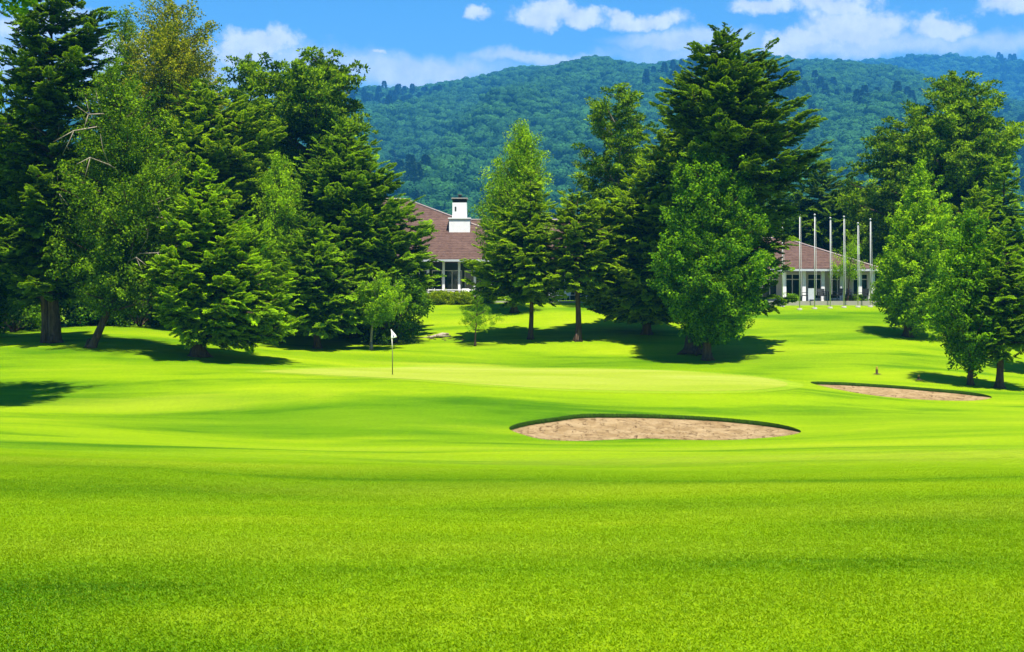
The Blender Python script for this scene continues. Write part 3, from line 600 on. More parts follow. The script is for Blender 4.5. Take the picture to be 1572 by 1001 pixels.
# ---- right group
T_('pad_pine', 'large pine with flat foliage pads at the right, highest of the right trees', 'tree', 1475, 114,
   [(108,1440,1485),(130,1418,1520),(165,1385,1540),(200,1345,1562),(235,1320,1560),(265,1300,1545),(300,1300,1520),(340,1320,1500)], 'pine', LM['pine'], trunk_r=0.42, seed=19, density=0.95, size=1.0, gappy=0.15)
for i, (px, d, top, lpx, rpx, lab, mm, st) in enumerate([
    (1262, 128, 250, 1205, 1330, 'dark cedar behind the right wing of the clubhouse, nearest the great cedar', 'cedar', 'cedar'),
    (1325, 126, 290, 1265, 1385, 'light green tree behind the flagpoles', 'olive', 'broad'),
    (1390, 122, 262, 1330, 1450, 'olive green tree behind the roof end of the right wing', 'olive', 'broad'),
    (1195, 130, 285, 1130, 1260, 'dark tree behind the right wing, seen past the great cedar', 'dark', 'broad'),
    (1455, 112, 300, 1400, 1520, 'dark tree behind the tall light conical tree', 'dark', 'broad')]):
    T_('backdrop_tree', lab, 'tree', px, d, [(top,px-12,px+12),(top+30,px-(px-lpx)*0.6,px+(rpx-px)*0.6),(top+80,lpx,rpx),(430,lpx,rpx),(455,lpx+15,rpx-15)], st, LM[mm], trunk_r=0.3, seed=60+i, density=0.5, group='trees behind the clubhouse', size=1.25)
T_('conical_tree', 'bright light green conical tree right of the flagpoles', 'tree', 1392, 90,
   [(246,1413,1421),(275,1400,1436),(315,1385,1456),(355,1365,1465),(395,1352,1470),(430,1345,1468),(465,1350,1462),(490,1368,1450)], 'broad', LM['lime'], trunk_r=0.24, seed=21, density=1.0, size=0.85)
T_('edge_fir', 'fir with pointed top near the right edge of the frame', 'tree', 1542, 97,
   [(242,1538,1546),(270,1525,1562),(310,1508,1580),(350,1495,1595),(420,1480,1610),(480,1490,1600)], 'fir', LM['fir'], trunk_r=0.3, seed=22, density=0.7)
T_('edge_fir', 'smaller yellowish fir left of the pointed fir near the right edge', 'tree', 1495, 95,
   [(285,1490,1500),(320,1472,1520),(370,1455,1540),(430,1445,1550),(480,1455,1540)], 'fir', LM['firy'], trunk_r=0.28, seed=23, density=0.7)
T_('round_lawn_tree', 'dark lawn tree with slim forked trunk above the right bunker', 'tree', 1490, 72.5,
   [(322,1480,1500),(350,1462,1515),(390,1445,1530),(430,1436,1535),(470,1432,1535),(505,1430,1535),(535,1438,1530),(556,1465,1520)], 'broad', LM['deep'], trunk_r=0.13, seed=24, density=1.05, size=0.8)
T_('pointed_lawn_tree', 'pointed dark green tree with thick trunk at the right edge of the lawn', 'tree', 1534, 72,
   [(348,1535,1545),(375,1518,1562),(410,1502,1585),(450,1495,1600),(490,1490,1605),(525,1500,1600),(548,1515,1580)], 'fir', LM['fir'], trunk_r=0.19, seed=25, density=0.95, size=0.8)
T_('edge_tree', 'tree cut by the right edge of the frame beside the pointed tree', 'tree', 1625, 80,
   [(260,1615,1630),(320,1590,1660),(400,1570,1680),(480,1565,1690),(530,1580,1670)], 'fir', LM['fir'], trunk_r=0.25, seed=26, density=0.6)
T_('patio_tree', 'sparse light tree in front of the right wing among the flagpoles', 'tree', 1300, 106,
   [(362,1300,1325),(385,1266,1332),(405,1256,1330),(422,1275,1318)], 'fine', LM['lime'], trunk_r=0.06, seed=27, density=0.14, size=0.7, gappy=0.5)
for i, (px, d, top, hw, lab) in enumerate([(672, 104.5, 446, 18, 'yellowish clipped bush under the left veranda windows'), (705, 104.5, 447, 20, 'second yellowish bush under the left veranda, nearer the layered tree'),
    (738, 104.8, 445, 20, 'green bush at the veranda behind the layered tree'), (640, 104.5, 444, 18, 'bush at the veranda corner beside the large fir'),
    (1216, 106.5, 451, 8, 'small round potted bush before the right wing windows'), (1360, 106, 445, 22, 'bush at the far right end of the right wing'), (1312, 107, 452, 14, 'low planting beside the last flagpoles')]):
    bush('patio_bush', lab, px, d, [(top,px-hw*0.6,px+hw*0.6),(top+5,px-hw,px+hw),(466,px-hw,px+hw)], LM['hedge' if i < 2 else 'broad'], 50+i, group='bushes along the clubhouse', density=3.0, size=0.5)

# ---------------------------------------------------------------- clubhouse
def flat(name, col, rough=0.6, spec=0.3, nscale=3.0, amt=0.12):
    m, t, out = newmat(name); n = t.noise(objco(t), nscale, 5, 0.6)
    a = tuple(v*(1-amt) for v in col); b = tuple(min(1, v*(1+amt)) for v in col)
    principled(t, out, t.mixc(n, c4(a), c4(b)), rough, spec, n, 0.15, 0.01); return m
WHITE = flat('white_paint', (0.78, 0.78, 0.76)); WALLM = flat('cream_render', (0.55, 0.56, 0.48)); SHADEW = flat('eave_shade_wall', (0.03, 0.055, 0.045)); DARKM = flat('dark_metal', (0.03, 0.035, 0.035)); GREYM = flat('grey_panel', (0.45, 0.48, 0.52))  # SHADEW: wall colour with the shade under the veranda eaves painted in
STONE = flat('patio_stone', (0.32, 0.30, 0.26)); FRAMEG = flat('green_frame', (0.02, 0.06, 0.045)); ALU = flat('pole_metal', (0.5, 0.5, 0.48), 0.5, 0.3); LEAD = flat('ridge_cement', (0.33, 0.26, 0.235))
m, t, out = newmat('window_glass'); GLASS = m
p = principled(t, out, (0.012, 0.035, 0.03, 1), 0.06, 0.6)
m, t, out = newmat('roof_tile'); TILE = m
co = objco(t); s_ = t.new('ShaderNodeSeparateXYZ'); t.l.new(co, s_.inputs[0])
row = t.math('FRACT', t.math('MULTIPLY', s_.outputs[2], 4.6)); colx = t.math('FRACT', t.math('MULTIPLY', t.math('ADD', s_.outputs[0], t.math('MULTIPLY', s_.outputs[1], 1.0)), 3.3))
n_a = t.noise(objco(t, (3.3, 3.3, 9.2)), 1.0, 2, 0.9); n_b = t.noise(co, 0.5, 5, 0.6)
c = t.mixc(t.ramp(n_a, 0.3, 0.7), (0.052, 0.026, 0.019, 1), (0.112, 0.064, 0.046, 1)); c = t.mixc(t.ramp(n_b, 0.5, 0.72, 0, 0.5), c, (0.15, 0.09, 0.07, 1))
c = t.mixc(t.ramp(row, 0.0, 0.22, 0.85, 0.0), c, (0.03, 0.012, 0.01, 1)); c = t.mixc(t.ramp(row, 0.8, 0.95, 0.0, 0.35), c, (0.25, 0.17, 0.145, 1))
principled(t, out, c, 0.8, 0.2, t.math('ADD', row, t.math('MULTIPLY', colx, 0.15)), 0.8, 0.06)

HX, HY = X(786, 110), 110.0; hz0 = 3.62
house = empty('clubhouse', (0, HY, hz0), 'long low clubhouse with brown tiled hip roofs and white chimney behind the trees', 'building')
def hl(x, y, z): return (x, y-HY, z-hz0)           # world -> house local
def hip_roof(name, x0, x1, ye, yb, ze, ridge_pts, thick=0.16):
    """eave rectangle x0..x1, ye..yb at height ze, ridge from ridge_pts[0] to ridge_pts[1] (x,y,z)"""
    (ax_, ay, az_), (bx, by, bz) = ridge_pts; e = [(x0, ye, ze), (x1, ye, ze), (x1, yb, ze), (x0, yb, ze)]; b = [(x, y, z-thick) for x, y, z in e]
    vs = [hl(*p) for p in e+b+[(ax_, ay, az_), (bx, by, bz)]]
    fs = [(0, 1, 9, 8), (1, 2, 9), (2, 3, 8, 9), (3, 0, 8), (0, 4, 5, 1), (1, 5, 6, 2), (2, 6, 7, 3), (3, 7, 4, 0), (7, 6, 5, 4)]
    rf = mesh_obj(name, vs, fs, TILE, house)
    cap = MB()
    for p, q in (((ax_, ay, az_), (bx, by, bz)), (e[0], (ax_, ay, az_)), (e[1], (bx, by, bz)), (e[2], (bx, by, bz)), (e[3], (ax_, ay, az_))):
        p, q = np.array(hl(*p)), np.array(hl(*q))
        if np.linalg.norm(p-q) > 0.3: cap.tube([p+[0, 0, 0.03], (p+q)/2+[0, 0, 0.03], q+[0, 0, 0.03]], 0.075, 6)
    cap.obj('ridge_cap', LEAD, rf, True)
    g = MB(); g.box(x0-0.02, x1+0.02, ye-0.12-HY, ye-0.003-HY, ze-0.20-hz0, ze-0.04-hz0); g.obj('gutter', GREYM, rf)
    return rf
ZE = Z(397.5, 107); ZE2 = Z(412, 107)
xa, xb = X(395, 107), X(868, 107)
pk = 117.5; zr = Z(306, pk)
hip_roof('roof', xa, xb, 107, 2*pk-107, ZE, ((X(560, pk), pk, zr), (X(622, pk), pk, zr)))
y2 = 114.5; hip_roof('roof', X(560, 110), X(1130, 107.3), 107.15, 121.8, ZE-0.02, ((X(600, y2), y2, Z(338, y2)), (X(1070, y2), y2, Z(338, y2))))
y3 = 113.0; hip_roof('roof', X(1085, 107.3), X(1352, 107.3), 107.3, 118.8, ZE2, ((X(1160, y3), y3, Z(366, y3)), (X(1203, y3), y3, Z(366, y3))))
# walls
WY = 109.6
wall = MB(); dwall = MB()
def wl(x0, x1, y0, y1, z0, z1, mb=wall): mb.box(x0, x1, y0-HY, y1-HY, z0-hz0, z1-hz0)
xw0, xw1, xw2, xw3 = X(410, WY), X(862, WY), X(1095, WY), X(1338, WY)
FL = 3.55
def facade(x0, x1, ztop, bay, win_w, head, sill, nmull, style, mb=None):
    mb = mb or wall
    n = max(1, int((x1-x0)/bay)); bw = (x1-x0)/n
    for i in range(n):
        a = x0+i*bw; ww = win_w*bw; wx0 = a+(bw-ww)/2; wx1 = wx0+ww
        wl(a, wx0, WY, WY+0.25, FL-0.4, ztop, mb); wl(wx1, a+bw, WY, WY+0.25, FL-0.4, ztop, mb)
        wl(wx0, wx1, WY+0.003, WY+0.247, head, ztop, mb); wl(wx0, wx1, WY+0.003, WY+0.247, FL-0.4, sill, mb)
        f = MB(); fw_ = 0.055
        wl(wx0, wx0+fw_, WY+0.04, WY+0.14, sill, head, f); wl(wx1-fw_, wx1, WY+0.04, WY+0.14, sill, head, f)
        wl(wx0+fw_, wx1-fw_, WY+0.04, WY+0.14, head-fw_, head, f); wl(wx0+fw_, wx1-fw_, WY+0.04, WY+0.14, sill, sill+fw_, f)
        for k in range(1, nmull+1):
            mx = wx0+ww*k/(nmull+1); wl(mx-0.03, mx+0.03, WY+0.045, WY+0.135, sill+fw_, head-fw_, f)
        tr = sill+(head-sill)*style; wl(wx0+fw_, wx1-fw_, WY+0.05, WY+0.13, tr-0.03, tr+0.03, f)
        wn = f.obj('window_frame', WHITE, None); win = wn; win.name = 'window'; win.data.name = 'window'; win.parent = house
        g = MB(); wl(wx0+0.02, wx1-0.02, WY+0.085, WY+0.095, sill+0.02, head-0.02, g); g.obj('pane', GLASS, win)
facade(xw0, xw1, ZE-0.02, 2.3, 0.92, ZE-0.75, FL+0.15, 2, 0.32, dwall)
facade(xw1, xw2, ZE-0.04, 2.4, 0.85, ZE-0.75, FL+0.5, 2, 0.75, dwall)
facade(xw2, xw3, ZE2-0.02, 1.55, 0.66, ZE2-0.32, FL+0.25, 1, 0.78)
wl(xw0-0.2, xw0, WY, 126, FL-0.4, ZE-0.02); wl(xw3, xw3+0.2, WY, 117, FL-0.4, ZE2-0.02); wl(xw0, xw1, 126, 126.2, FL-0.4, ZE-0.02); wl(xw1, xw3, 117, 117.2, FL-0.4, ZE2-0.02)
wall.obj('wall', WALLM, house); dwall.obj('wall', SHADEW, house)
wl(xw0-1, xw3+1, 104.9, WY-0.003, FL-0.9, FL, fl := MB()); fl.obj('terrace', STONE, house)
for px in list(range(560, 860, 24))+list(range(884, 1090, 40)):
    mb = MB(); x = X(px+1, 107.6); mb.box(x-0.09, x+0.09, 107.5-HY, 107.7-HY, FL-hz0, ZE-0.18-hz0); mb.obj('post', WHITE, house)
for px in (1204, 1234, 1263, 1292, 1320, 1340):
    mb = MB(); x = X(px, 107.7); mb.box(x-0.13, x+0.13, 107.6-HY, 107.86-HY, FL-hz0, ZE2-0.18-hz0); mb.obj('post', WHITE, house)
# veranda rail
rl = MB(); x0, x1 = X(560, 107.5), X(760, 107.5); rl.box(x0, x1, 107.42-HY, 107.47-HY, FL+0.85-hz0, FL+0.92-hz0)
rl.obj('rail', WHITE, house)
# chimney
yc = 111.5; ch = MB(); cx0, cx1 = X(689.5, yc), X(721.5, yc); cz1 = Z(336, yc)
ch.box(cx0, cx1, yc-0.05-HY, yc+1.5-HY, Z(372, yc)-hz0, cz1-hz0); ch.box(cx0-0.08, cx1+0.08, yc-0.13-HY, yc+1.58-HY, cz1-hz0, cz1+0.09-hz0)
sx0, sx1 = X(694.5, yc+0.2), X(716.5, yc+0.2); cz2 = Z(311, yc+0.2)
ch.box(sx0, sx1, yc+0.2-HY, yc+1.3-HY, cz1+0.09-hz0, cz2-hz0)
cho = ch.obj('chimney', WHITE, house)
b = MB()
for k in range(5):
    x = sx0+(sx1-sx0)*(0.05+0.225*k); b.box(x-0.05, x+0.05, yc+0.22-HY, yc+0.34-HY, cz2-hz0, cz2+0.3-hz0); b.box(x-0.05, x+0.05, yc+1.16-HY, yc+1.28-HY, cz2-hz0, cz2+0.3-hz0)
b.box(sx0+0.12, sx1-0.12, yc+0.4-HY, yc+1.1-HY, cz2-hz0, cz2+0.3-hz0); b.obj('vent', DARKM, cho)
b = MB(); b.box(sx0-0.08, sx1+0.08, yc+0.12-HY, yc+1.38-HY, cz2+0.3-hz0, cz2+0.38-hz0); b.obj('cap', STONE, cho)
b = MB(); xm = (sx0+sx1)/2; b.tube([(xm, yc+0.7-HY, cz2+0.38-hz0), (xm, yc+0.7-HY, cz2+0.62-hz0)], 0.13, 10); b.tube([(xm, yc+0.7-HY, cz2+0.62-hz0), (xm, yc+0.7-HY, cz2+0.72-hz0)], [0.24, 0.05], 10); b.obj('cowl', DARKM, cho)
b = MB(); b.box(X(698, yc), X(700.5, yc), yc+0.185-HY, yc+0.199-HY, Z(324, yc)-hz0, Z(317, yc)-hz0); b.obj('soot_door', DARKM, cho)

# flagpoles
for i, (px, top, d) in enumerate([(1201, 345, 104), (1227.5, 331, 102), (1250.5, 331, 102.4), (1274.5, 336, 102.8), (1295.5, 334, 103.2), (1317, 344, 103.6), (1336, 338, 104)]):
    x = X(px, d); z = gz(x, d); n_ = ['nearest the great cedar', 'second', 'third', 'fourth, middle', 'fifth', 'sixth', 'nearest the light conical tree'][i]
    o = empty('flagpole', (x, d, z), ('bare white flagpole before the right wing, '+n_ + (' of the seven from the left' if 0 < i < 6 else '')), 'flagpole', 'flagpoles before the clubhouse')
    H = Z(top, d)-z; p = MB(); p.tube([(0, 0, 0), (0, 0, H*0.5), (0, 0, H)], [0.038, 0.034, 0.025], 10); po = p.obj('pole', ALU, o, True)
    q = MB(); q.tube([(0, 0, H), (0, 0, H+0.06), (0, 0, H+0.13)], [0.03, 0.09, 0.02], 8); q.obj('finial', ALU, o, True)
    q = MB(); q.tube([(0, 0, -0.1), (0, 0, 0.10)], [0.22, 0.17], 12); q.obj('base', STONE, o, True)
    q = MB(); q.tube([(0.1, -0.05, 1.0), (0.11, -0.06, H*0.5), (0.06, -0.04, H-0.1)], 0.012, 4); q.obj('rope', WHITE, o)

# terrace furniture
def chair(px, d, label, mat, rot=0.0):
    x = X(px, d); z = FL; o = empty('patio_chair', (x, d, z), label, 'chair', 'patio chairs on the terrace'); o.rotation_euler[2] = rot
    s = MB(); s.box(-0.28, 0.28, -0.27, 0.27, 0.40, 0.46); s.obj('seat', mat, o)
    s = MB(); s.add([(-0.27, 0.24, 0.46), (0.27, 0.24, 0.46), (0.27, 0.29, 0.46), (-0.27, 0.29, 0.46), (-0.27, 0.32, 0.95), (0.27, 0.32, 0.95), (0.27, 0.37, 0.95), (-0.27, 0.37, 0.95)], [(0,3,2,1),(4,5,6,7),(0,1,5,4),(1,2,6,5),(2,3,7,6),(3,0,4,7)]); s.obj('backrest', mat, o)
    for a in (-1, 1):
        s = MB(); s.box(a*0.27-0.03, a*0.27+0.03, -0.26, 0.26, 0.64, 0.67); s.box(a*0.27-0.02, a*0.27+0.02, -0.26, -0.22, 0.46, 0.64); s.obj('armrest', mat, o)
        for b_ in (-1, 1): s = MB(); s.tube([(a*0.25, b_*0.23, 0), (a*0.24, b_*0.22, 0.40)], 0.02, 6); s.obj('leg', mat, o)
def table(px, d, label, mat):
    x = X(px, d); o = empty('patio_table', (x, d, FL), label, 'table', 'patio tables on the terrace')
    s = MB(); s.tube([(0, 0, 0.70), (0, 0, 0.74)], 0.5, 20); s.obj('tabletop', mat, o); s = MB(); s.tube([(0, 0, 0.04), (0, 0, 0.70)], 0.04, 8); s.obj('leg', mat, o); s = MB(); s.tube([(0, 0, 0.0), (0, 0, 0.04)], 0.25, 12); s.obj('base', mat, o)
for i, (px, m_, lab) in enumerate([(660, WHITE, 'white patio chair at the left end of the veranda'), (716, WHITE, 'white patio chair on the veranda below the chimney'), (728, WHITE, 'white patio chair beside the layered tree, right of the chimney'),
    (850, WHITE, 'white patio chair seen left of the thicker bare trunk'), (868, WHITE, 'white patio chair seen just left of the thicker bare trunk'), (916, WHITE, 'white patio chair seen right of the thicker bare trunk'), (932, WHITE, 'white patio chair under the spreading fir boughs'),
    (1236, DARKM, 'dark patio chair between the second and third flagpoles'), (1262, DARKM, 'dark patio chair right of the grey panel'), (1285, DARKM, 'dark patio chair between the fourth and fifth flagpoles'), (1307, DARKM, 'dark patio chair between the fifth and sixth flagpoles'), (1325, DARKM, 'dark patio chair right of the sixth flagpole')]):
    chair(px, 106.0+0.25*(i % 3), lab, m_, (i*1.7) % 3-1.5)
table(688, 106.0, 'round white patio table on the veranda', WHITE); table(1272, 106.2, 'round dark patio table before the right wing', DARKM); table(900, 106.2, 'round white patio table right of the thicker bare trunk', WHITE)
o = empty('notice_board', (X(1245.5, 105.6), 105.6, FL), 'pale grey standing panel on the terrace by the third flagpole', 'panel')
s = MB(); s.box(-0.24, 0.24, -0.03, 0.03, 0.12, 0.95); s.obj('panel', GREYM, o)
for a in (-1, 1): s = MB(); s.box(a*0.2-0.025, a*0.2+0.025, -0.15, 0.15, 0, 0.12); s.obj('foot', GREYM, o)

# ---------------------------------------------------------------- pin, markers, fallen wood
g = hit(602.5, 575.5, 58); zz = gz(g.x, g.y)+0.016
o = empty('golf_flag', (g.x, g.y, zz), 'white flag on a thin flagstick standing in the putting green', 'golf flag')
H = Z(505.5, g.y)-zz; FS = (0.9, 0.9, 0.9)
m, t, out = newmat('flag_cloth'); CLOTH = m; principled(t, out, (0.86, 0.86, 0.88, 1), 0.8, 0.1)
YEL = flat('yellow_paint', (0.28, 0.2, 0.02)); DKS = flat('dark_stick', (0.06, 0.075, 0.03)); LTS = flat('pale_stick', (0.55, 0.52, 0.42))
s = MB(); s.tube([(0.0, 0, -0.1), (0, 0, H*0.5)], 0.022, 8); st = s.obj('flagstick', DKS, o, True)
s = MB(); s.tube([(0.0, 0, H*0.5), (-0.03, 0, H*0.82)], 0.021, 8); s.obj('stripe', LTS, st, True)
s = MB(); s.tube([(-0.03, 0, H*0.82), (-0.06, 0, H)], 0.018, 8); s.obj('stripe', LTS, st, True)
vs = []; fs = []; nu, nv = 10, 9
for i in range(nu+1):
    u = i/nu
    for j in range(nv+1):
        v = j/nv; wv = 0.22*u; top = H-0.02-u*0.32; bot = H-0.44+0.06*u; x = -0.05+u*0.27-0.012*v; zc_ = top*(1-v)+bot*v
        vs.append((x, 0.04*math.sin(u*5+v*2)*u-0.02, zc_))
fs = [(i*(nv+1)+j, (i+1)*(nv+1)+j, (i+1)*(nv+1)+j+1, i*(nv+1)+j+1) for i in range(nu) for j in range(nv)]
fl_ = mesh_obj('flag', vs, fs, CLOTH, o, True); md = fl_.modifiers.new('thick', 'SOLIDIFY'); md.thickness = 0.004
NAVY = flat('navy_print', (0.02, 0.03, 0.09)); s = MB()
s.tube([(0.06+0.035*math.cos(a), -0.045, H-0.31+0.03*math.sin(a)) for a in np.linspace(0.6, 5.6, 12)], 0.009, 4); s.obj('emblem', NAVY, fl_)
s = MB(); s.tube([(0, 0, 0.002), (0, 0, 0.006)], 0.054, 16); s.obj('hole_cup', DARKM, o)
for (px, py, hh, lab) in ((1346, 574.5, 0.42, 'short yellow topped marker post left of the smaller one, above the right bunker'), (1410, 583.5, 0.28, 'smaller marker post on the slope behind the right bunker')):
    g = hit(px, py, 70); o = empty('marker_post', (g.x, g.y, g.z), lab, 'marker post', 'marker posts on the slope')
    s = MB(); s.box(-0.05, 0.05, -0.05, 0.05, -0.1, hh*0.6); s.tube([(0, 0, 0), (0, 0, 0.04)], [0.25, 0.1], 10); s.obj('post', BARK, o); s = MB(); s.tube([(0, 0, hh*0.6), (0, 0, hh*0.85), (0, 0, hh)], [0.07, 0.06, 0.02], 8); s.obj('cap', YEL, o)
g = hit(674, 519, 84); o = empty('fallen_branch', (g.x, g.y, gz(g.x, g.y)), 'broken brown branch and chips lying on the slope right of the rounded shrub', 'branch')
s = MB(); r = np.random.default_rng(4)
s.tube([(-0.75, -0.2, 0.02), (-0.3, 0, 0.10), (0.2, 0.05, 0.22), (0.6, 0.3, 0.25)], [0.03, 0.10, 0.13, 0.06], 8); s.tube([(-0.1, 0, 0.1), (0.3, -0.2, 0.12), (0.75, -0.1, 0.1)], [0.08, 0.06, 0.03], 6); s.tube([(-1.4, -0.3, 0.0), (-0.8, -0.25, 0.05), (-0.2, 0, 0.1)], [0.015, 0.03, 0.04], 5)
s.obj('wood', PALE, o, True)
s = MB()
for i in range(26):
    x, y = r.normal(0, 0.7), r.normal(0, 0.8); zz = gz(g.x+x, g.y+y)-gz(g.x, g.y)+0.02; a = r.uniform(0, 3.1); s.tube([(x-0.15*math.cos(a), y-0.15*math.sin(a), zz), (x+0.15*math.cos(a), y+0.15*math.sin(a), zz+0.03)], 0.02, 4)
s.obj('twigs', BARK, o)

# ---------------------------------------------------------------- geometry-node scatter for grass and far woods
def scatter(name, pts, scl, rot, idx, variants, kind_label, cat, zonly=False):
    me = bpy.data.meshes.new(name); n = len(pts); me.vertices.add(n); me.vertices.foreach_set('co', np.asarray(pts, np.float32).ravel())
    for nm, dt, arr in (('scl', 'FLOAT', scl), ('rz', 'FLOAT', rot), ('idx', 'INT', idx)):
        a = me.attributes.new(nm, dt, 'POINT'); a.data.foreach_set('value', np.asarray(arr, np.float32 if dt == 'FLOAT' else np.int32))
    me.update(); o = bpy.data.objects.new(name, me); COL.objects.link(o); tag(o, kind_label, cat, kind='stuff')
    ng = bpy.data.node_groups.new(name+'_nodes', 'GeometryNodeTree'); ng.interface.new_socket('Geometry', in_out='INPUT', socket_type='NodeSocketGeometry'); ng.interface.new_socket('Geometry', in_out='OUTPUT', socket_type='NodeSocketGeometry')
    N = ng.nodes; L = ng.links; gi = N.new('NodeGroupInput'); go = N.new('NodeGroupOutput')
    gi2 = N.new('GeometryNodeGeometryToInstance')
    for v in variants[::-1]:
        oi = N.new('GeometryNodeObjectInfo'); oi.inputs['Object'].default_value = v; oi.inputs['As Instance'].default_value = True; L.new(oi.outputs['Geometry'], gi2.inputs[0])
    ip = N.new('GeometryNodeInstanceOnPoints'); ip.inputs['Pick Instance'].default_value = True
    jn = N.new('GeometryNodeJoinGeometry'); N.remove(gi2)
    for v in variants[::-1]:
        oi = N.new('GeometryNodeObjectInfo'); oi.inputs['Object'].default_value = v; oi.inputs['As Instance'].default_value = True; L.new(oi.outputs['Geometry'], jn.inputs[0])
    L.new(gi.outputs[0], ip.inputs['Points']); L.new(jn.outputs[0], ip.inputs['Instance'])
    def attr(nm, dt):
        a = N.new('GeometryNodeInputNamedAttribute'); a.data_type = dt; a.inputs['Name'].default_value = nm; return a.outputs['Attribute']
    L.new(attr('idx', 'INT'), ip.inputs['Instance Index']); 
    if zonly:
        cz_ = N.new('ShaderNodeCombineXYZ'); cz_.inputs[0].default_value = 1; cz_.inputs[1].default_value = 1; L.new(attr('scl', 'FLOAT'), cz_.inputs[2]); L.new(cz_.outputs[0], ip.inputs['Scale'])
    else: L.new(attr('scl', 'FLOAT'), ip.inputs['Scale'])
    cx = N.new('ShaderNodeCombineXYZ'); L.new(attr('rz', 'FLOAT'), cx.inputs[2]); L.new(cx.outputs[0], ip.inputs['Rotation'])
    L.new(ip.outputs[0], go.inputs[0]); md = o.modifiers.new('scatter', 'NODES'); md.node_group = ng; return o

# grass blades in the foreground
m, t, out = newmat('grass_blade'); BLADE = m
a = t.new('ShaderNodeAttribute', attribute_name='tone'); gp = t.new('ShaderNodeNewGeometry'); oi = t.new('ShaderNodeObjectInfo')
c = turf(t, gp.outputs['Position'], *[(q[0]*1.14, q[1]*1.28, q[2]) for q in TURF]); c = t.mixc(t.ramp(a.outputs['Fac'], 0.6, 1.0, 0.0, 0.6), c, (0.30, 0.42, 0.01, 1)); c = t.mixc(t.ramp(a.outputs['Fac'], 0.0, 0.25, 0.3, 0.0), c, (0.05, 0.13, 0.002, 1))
pb = t.new('ShaderNodeBsdfPrincipled'); t.put(pb.inputs['Base Color'], c); pb.inputs['Roughness'].default_value = 0.5; pb.inputs['Specular IOR Level'].default_value = 0.08
tr = t.new('ShaderNodeBsdfTranslucent'); t.put(tr.inputs[0], t.vmath('MULTIPLY', c, (1.3, 1.2, 0.6))); mx = t.new('ShaderNodeMixShader'); mx.inputs[0].default_value = 0.35
t.l.new(pb.outputs[0], mx.inputs[1]); t.l.new(tr.outputs[0], mx.inputs[2]); t.l.new(mx.outputs[0], out.inputs[0])
def tuft(seed):
    r = np.random.default_rng(seed); n = 300; a = r.uniform(0, 2*math.pi, n); rr = 0.24*np.sqrt(r.random(n)); p = np.stack([rr*np.cos(a), rr*np.sin(a), 0*a], 1)
    a2 = r.uniform(0, 2*math.pi, n); ln = r.uniform(0.012, 0.027, n); lean = r.uniform(0.3, 1.5, n); d_ = np.stack([np.cos(a2)*lean, np.sin(a2)*lean, np.ones(n)], 1); d_ = unit(d_)
    s = np.stack([-np.sin(a2), np.cos(a2), 0*a2], 1)*r.uniform(0.0018, 0.0034, n)[:, None]
    midp = p+d_*ln[:, None]*0.55; tip = midp+unit(d_+np.stack([np.cos(a2), np.sin(a2), -0.4+0*a2], 1)*0.8)*ln[:, None]*0.5
    V = np.stack([p-s, p+s, midp+s*0.8, tip, midp-s*0.8], 1); return quads_obj('tuft', V, BLADE, tone=r.random(n), link=False, nv=5)
tufts = [tuft(s) for s in range(5)]
pts = []
for y0 in np.arange(3.0, 38, 0.165):
    hw = 0.40*y0+6.0; x = np.arange(-hw, hw, 0.165); x = x+rng.uniform(-0.07, 0.07, len(x)); y = y0+rng.uniform(-0.07, 0.07, len(x)); k = rng.random(len(x)) < np.clip((38-y)/16, 0, 1)**1.5*np.clip((hw-np.abs(x))/2.0, 0, 1); x, y = x[k], y[k]; pts.append(np.stack([x, y, ground(x, y)-0.003], 1))
pts = np.concatenate(pts); n = len(pts)
scatter('grass', pts, rng.uniform(0.75, 1.25, n)*np.clip(1.05-(pts[:, 1]-7)/26, 0.06, 1), rng.uniform(0, 6.28, n), rng.integers(0, 5, n), tufts, 'short mown grass blades of the near fairway', 'grass', True)

# ---------------------------------------------------------------- hills and their woods
ridge_px = np.array([-900, -300, 100, 300, 545, 620, 700, 780, 850, 930, 1000, 1050, 1110, 1180, 1230, 1290, 1350, 1410, 1470, 1572, 1900, 2500])
ridge_py = np.array([260, 215, 175, 155, 137, 128, 117, 104, 97, 87, 90, 89, 86, 80, 82, 86, 96, 112, 128, 150, 190, 230])
D0, D1 = 500., 2200.
def hillz(px, d):
    py = np.interp(px, ridge_px, ridge_py)+3*np.sin(px*0.021)+2*np.sin(px*0.053)
    zr_ = CZ+(500.5-py)/F*D1-24; u = np.clip((d-D0)/(D1-D0), 0, 1.0); bump = 13*np.sin(px*0.012+d*0.0035)*np.sin(d*0.0062)+8*np.sin(px*0.031-d*0.0075)
    z = 3.2+(zr_-3.2)*(0.75*u+0.25*u*u*(3-2*u))+bump*np.sin(math.pi*u)
    back = np.clip((d-D1)/500, 0, 1); return z*(1-0.5*back*back)-8*(u <= 0)
def hill(name, zf, pxs, ds, label):
    PX, DD = np.meshgrid(pxs, ds); V = np.stack([X(PX, DD).ravel(), DD.ravel(), zf(PX, DD).ravel()], 1); nx = len(pxs)
    I = (np.arange(len(ds)-1)[:, None]*nx+np.arange(nx-1)[None]).ravel(); o = mesh_obj(name, V, np.stack([I, I+1, I+nx+1, I+nx], 1), WOODFLOOR, smooth=True); tag(o, label, kind='structure')
m, t, out = newmat('wood_floor'); WOODFLOOR = m; nn = t.noise(objco(t), 0.05, 5, 0.6); principled(t, out, t.mixc(nn, (0.012, 0.035, 0.008, 1), (0.03, 0.07, 0.012, 1)), 0.95, 0.05)
hill('hill', hillz, np.linspace(-900, 2500, 120), np.concatenate([np.linspace(D0-10, D1, 60), np.linspace(D1+50, 2750, 8)]), 'wooded hill rising behind the clubhouse')
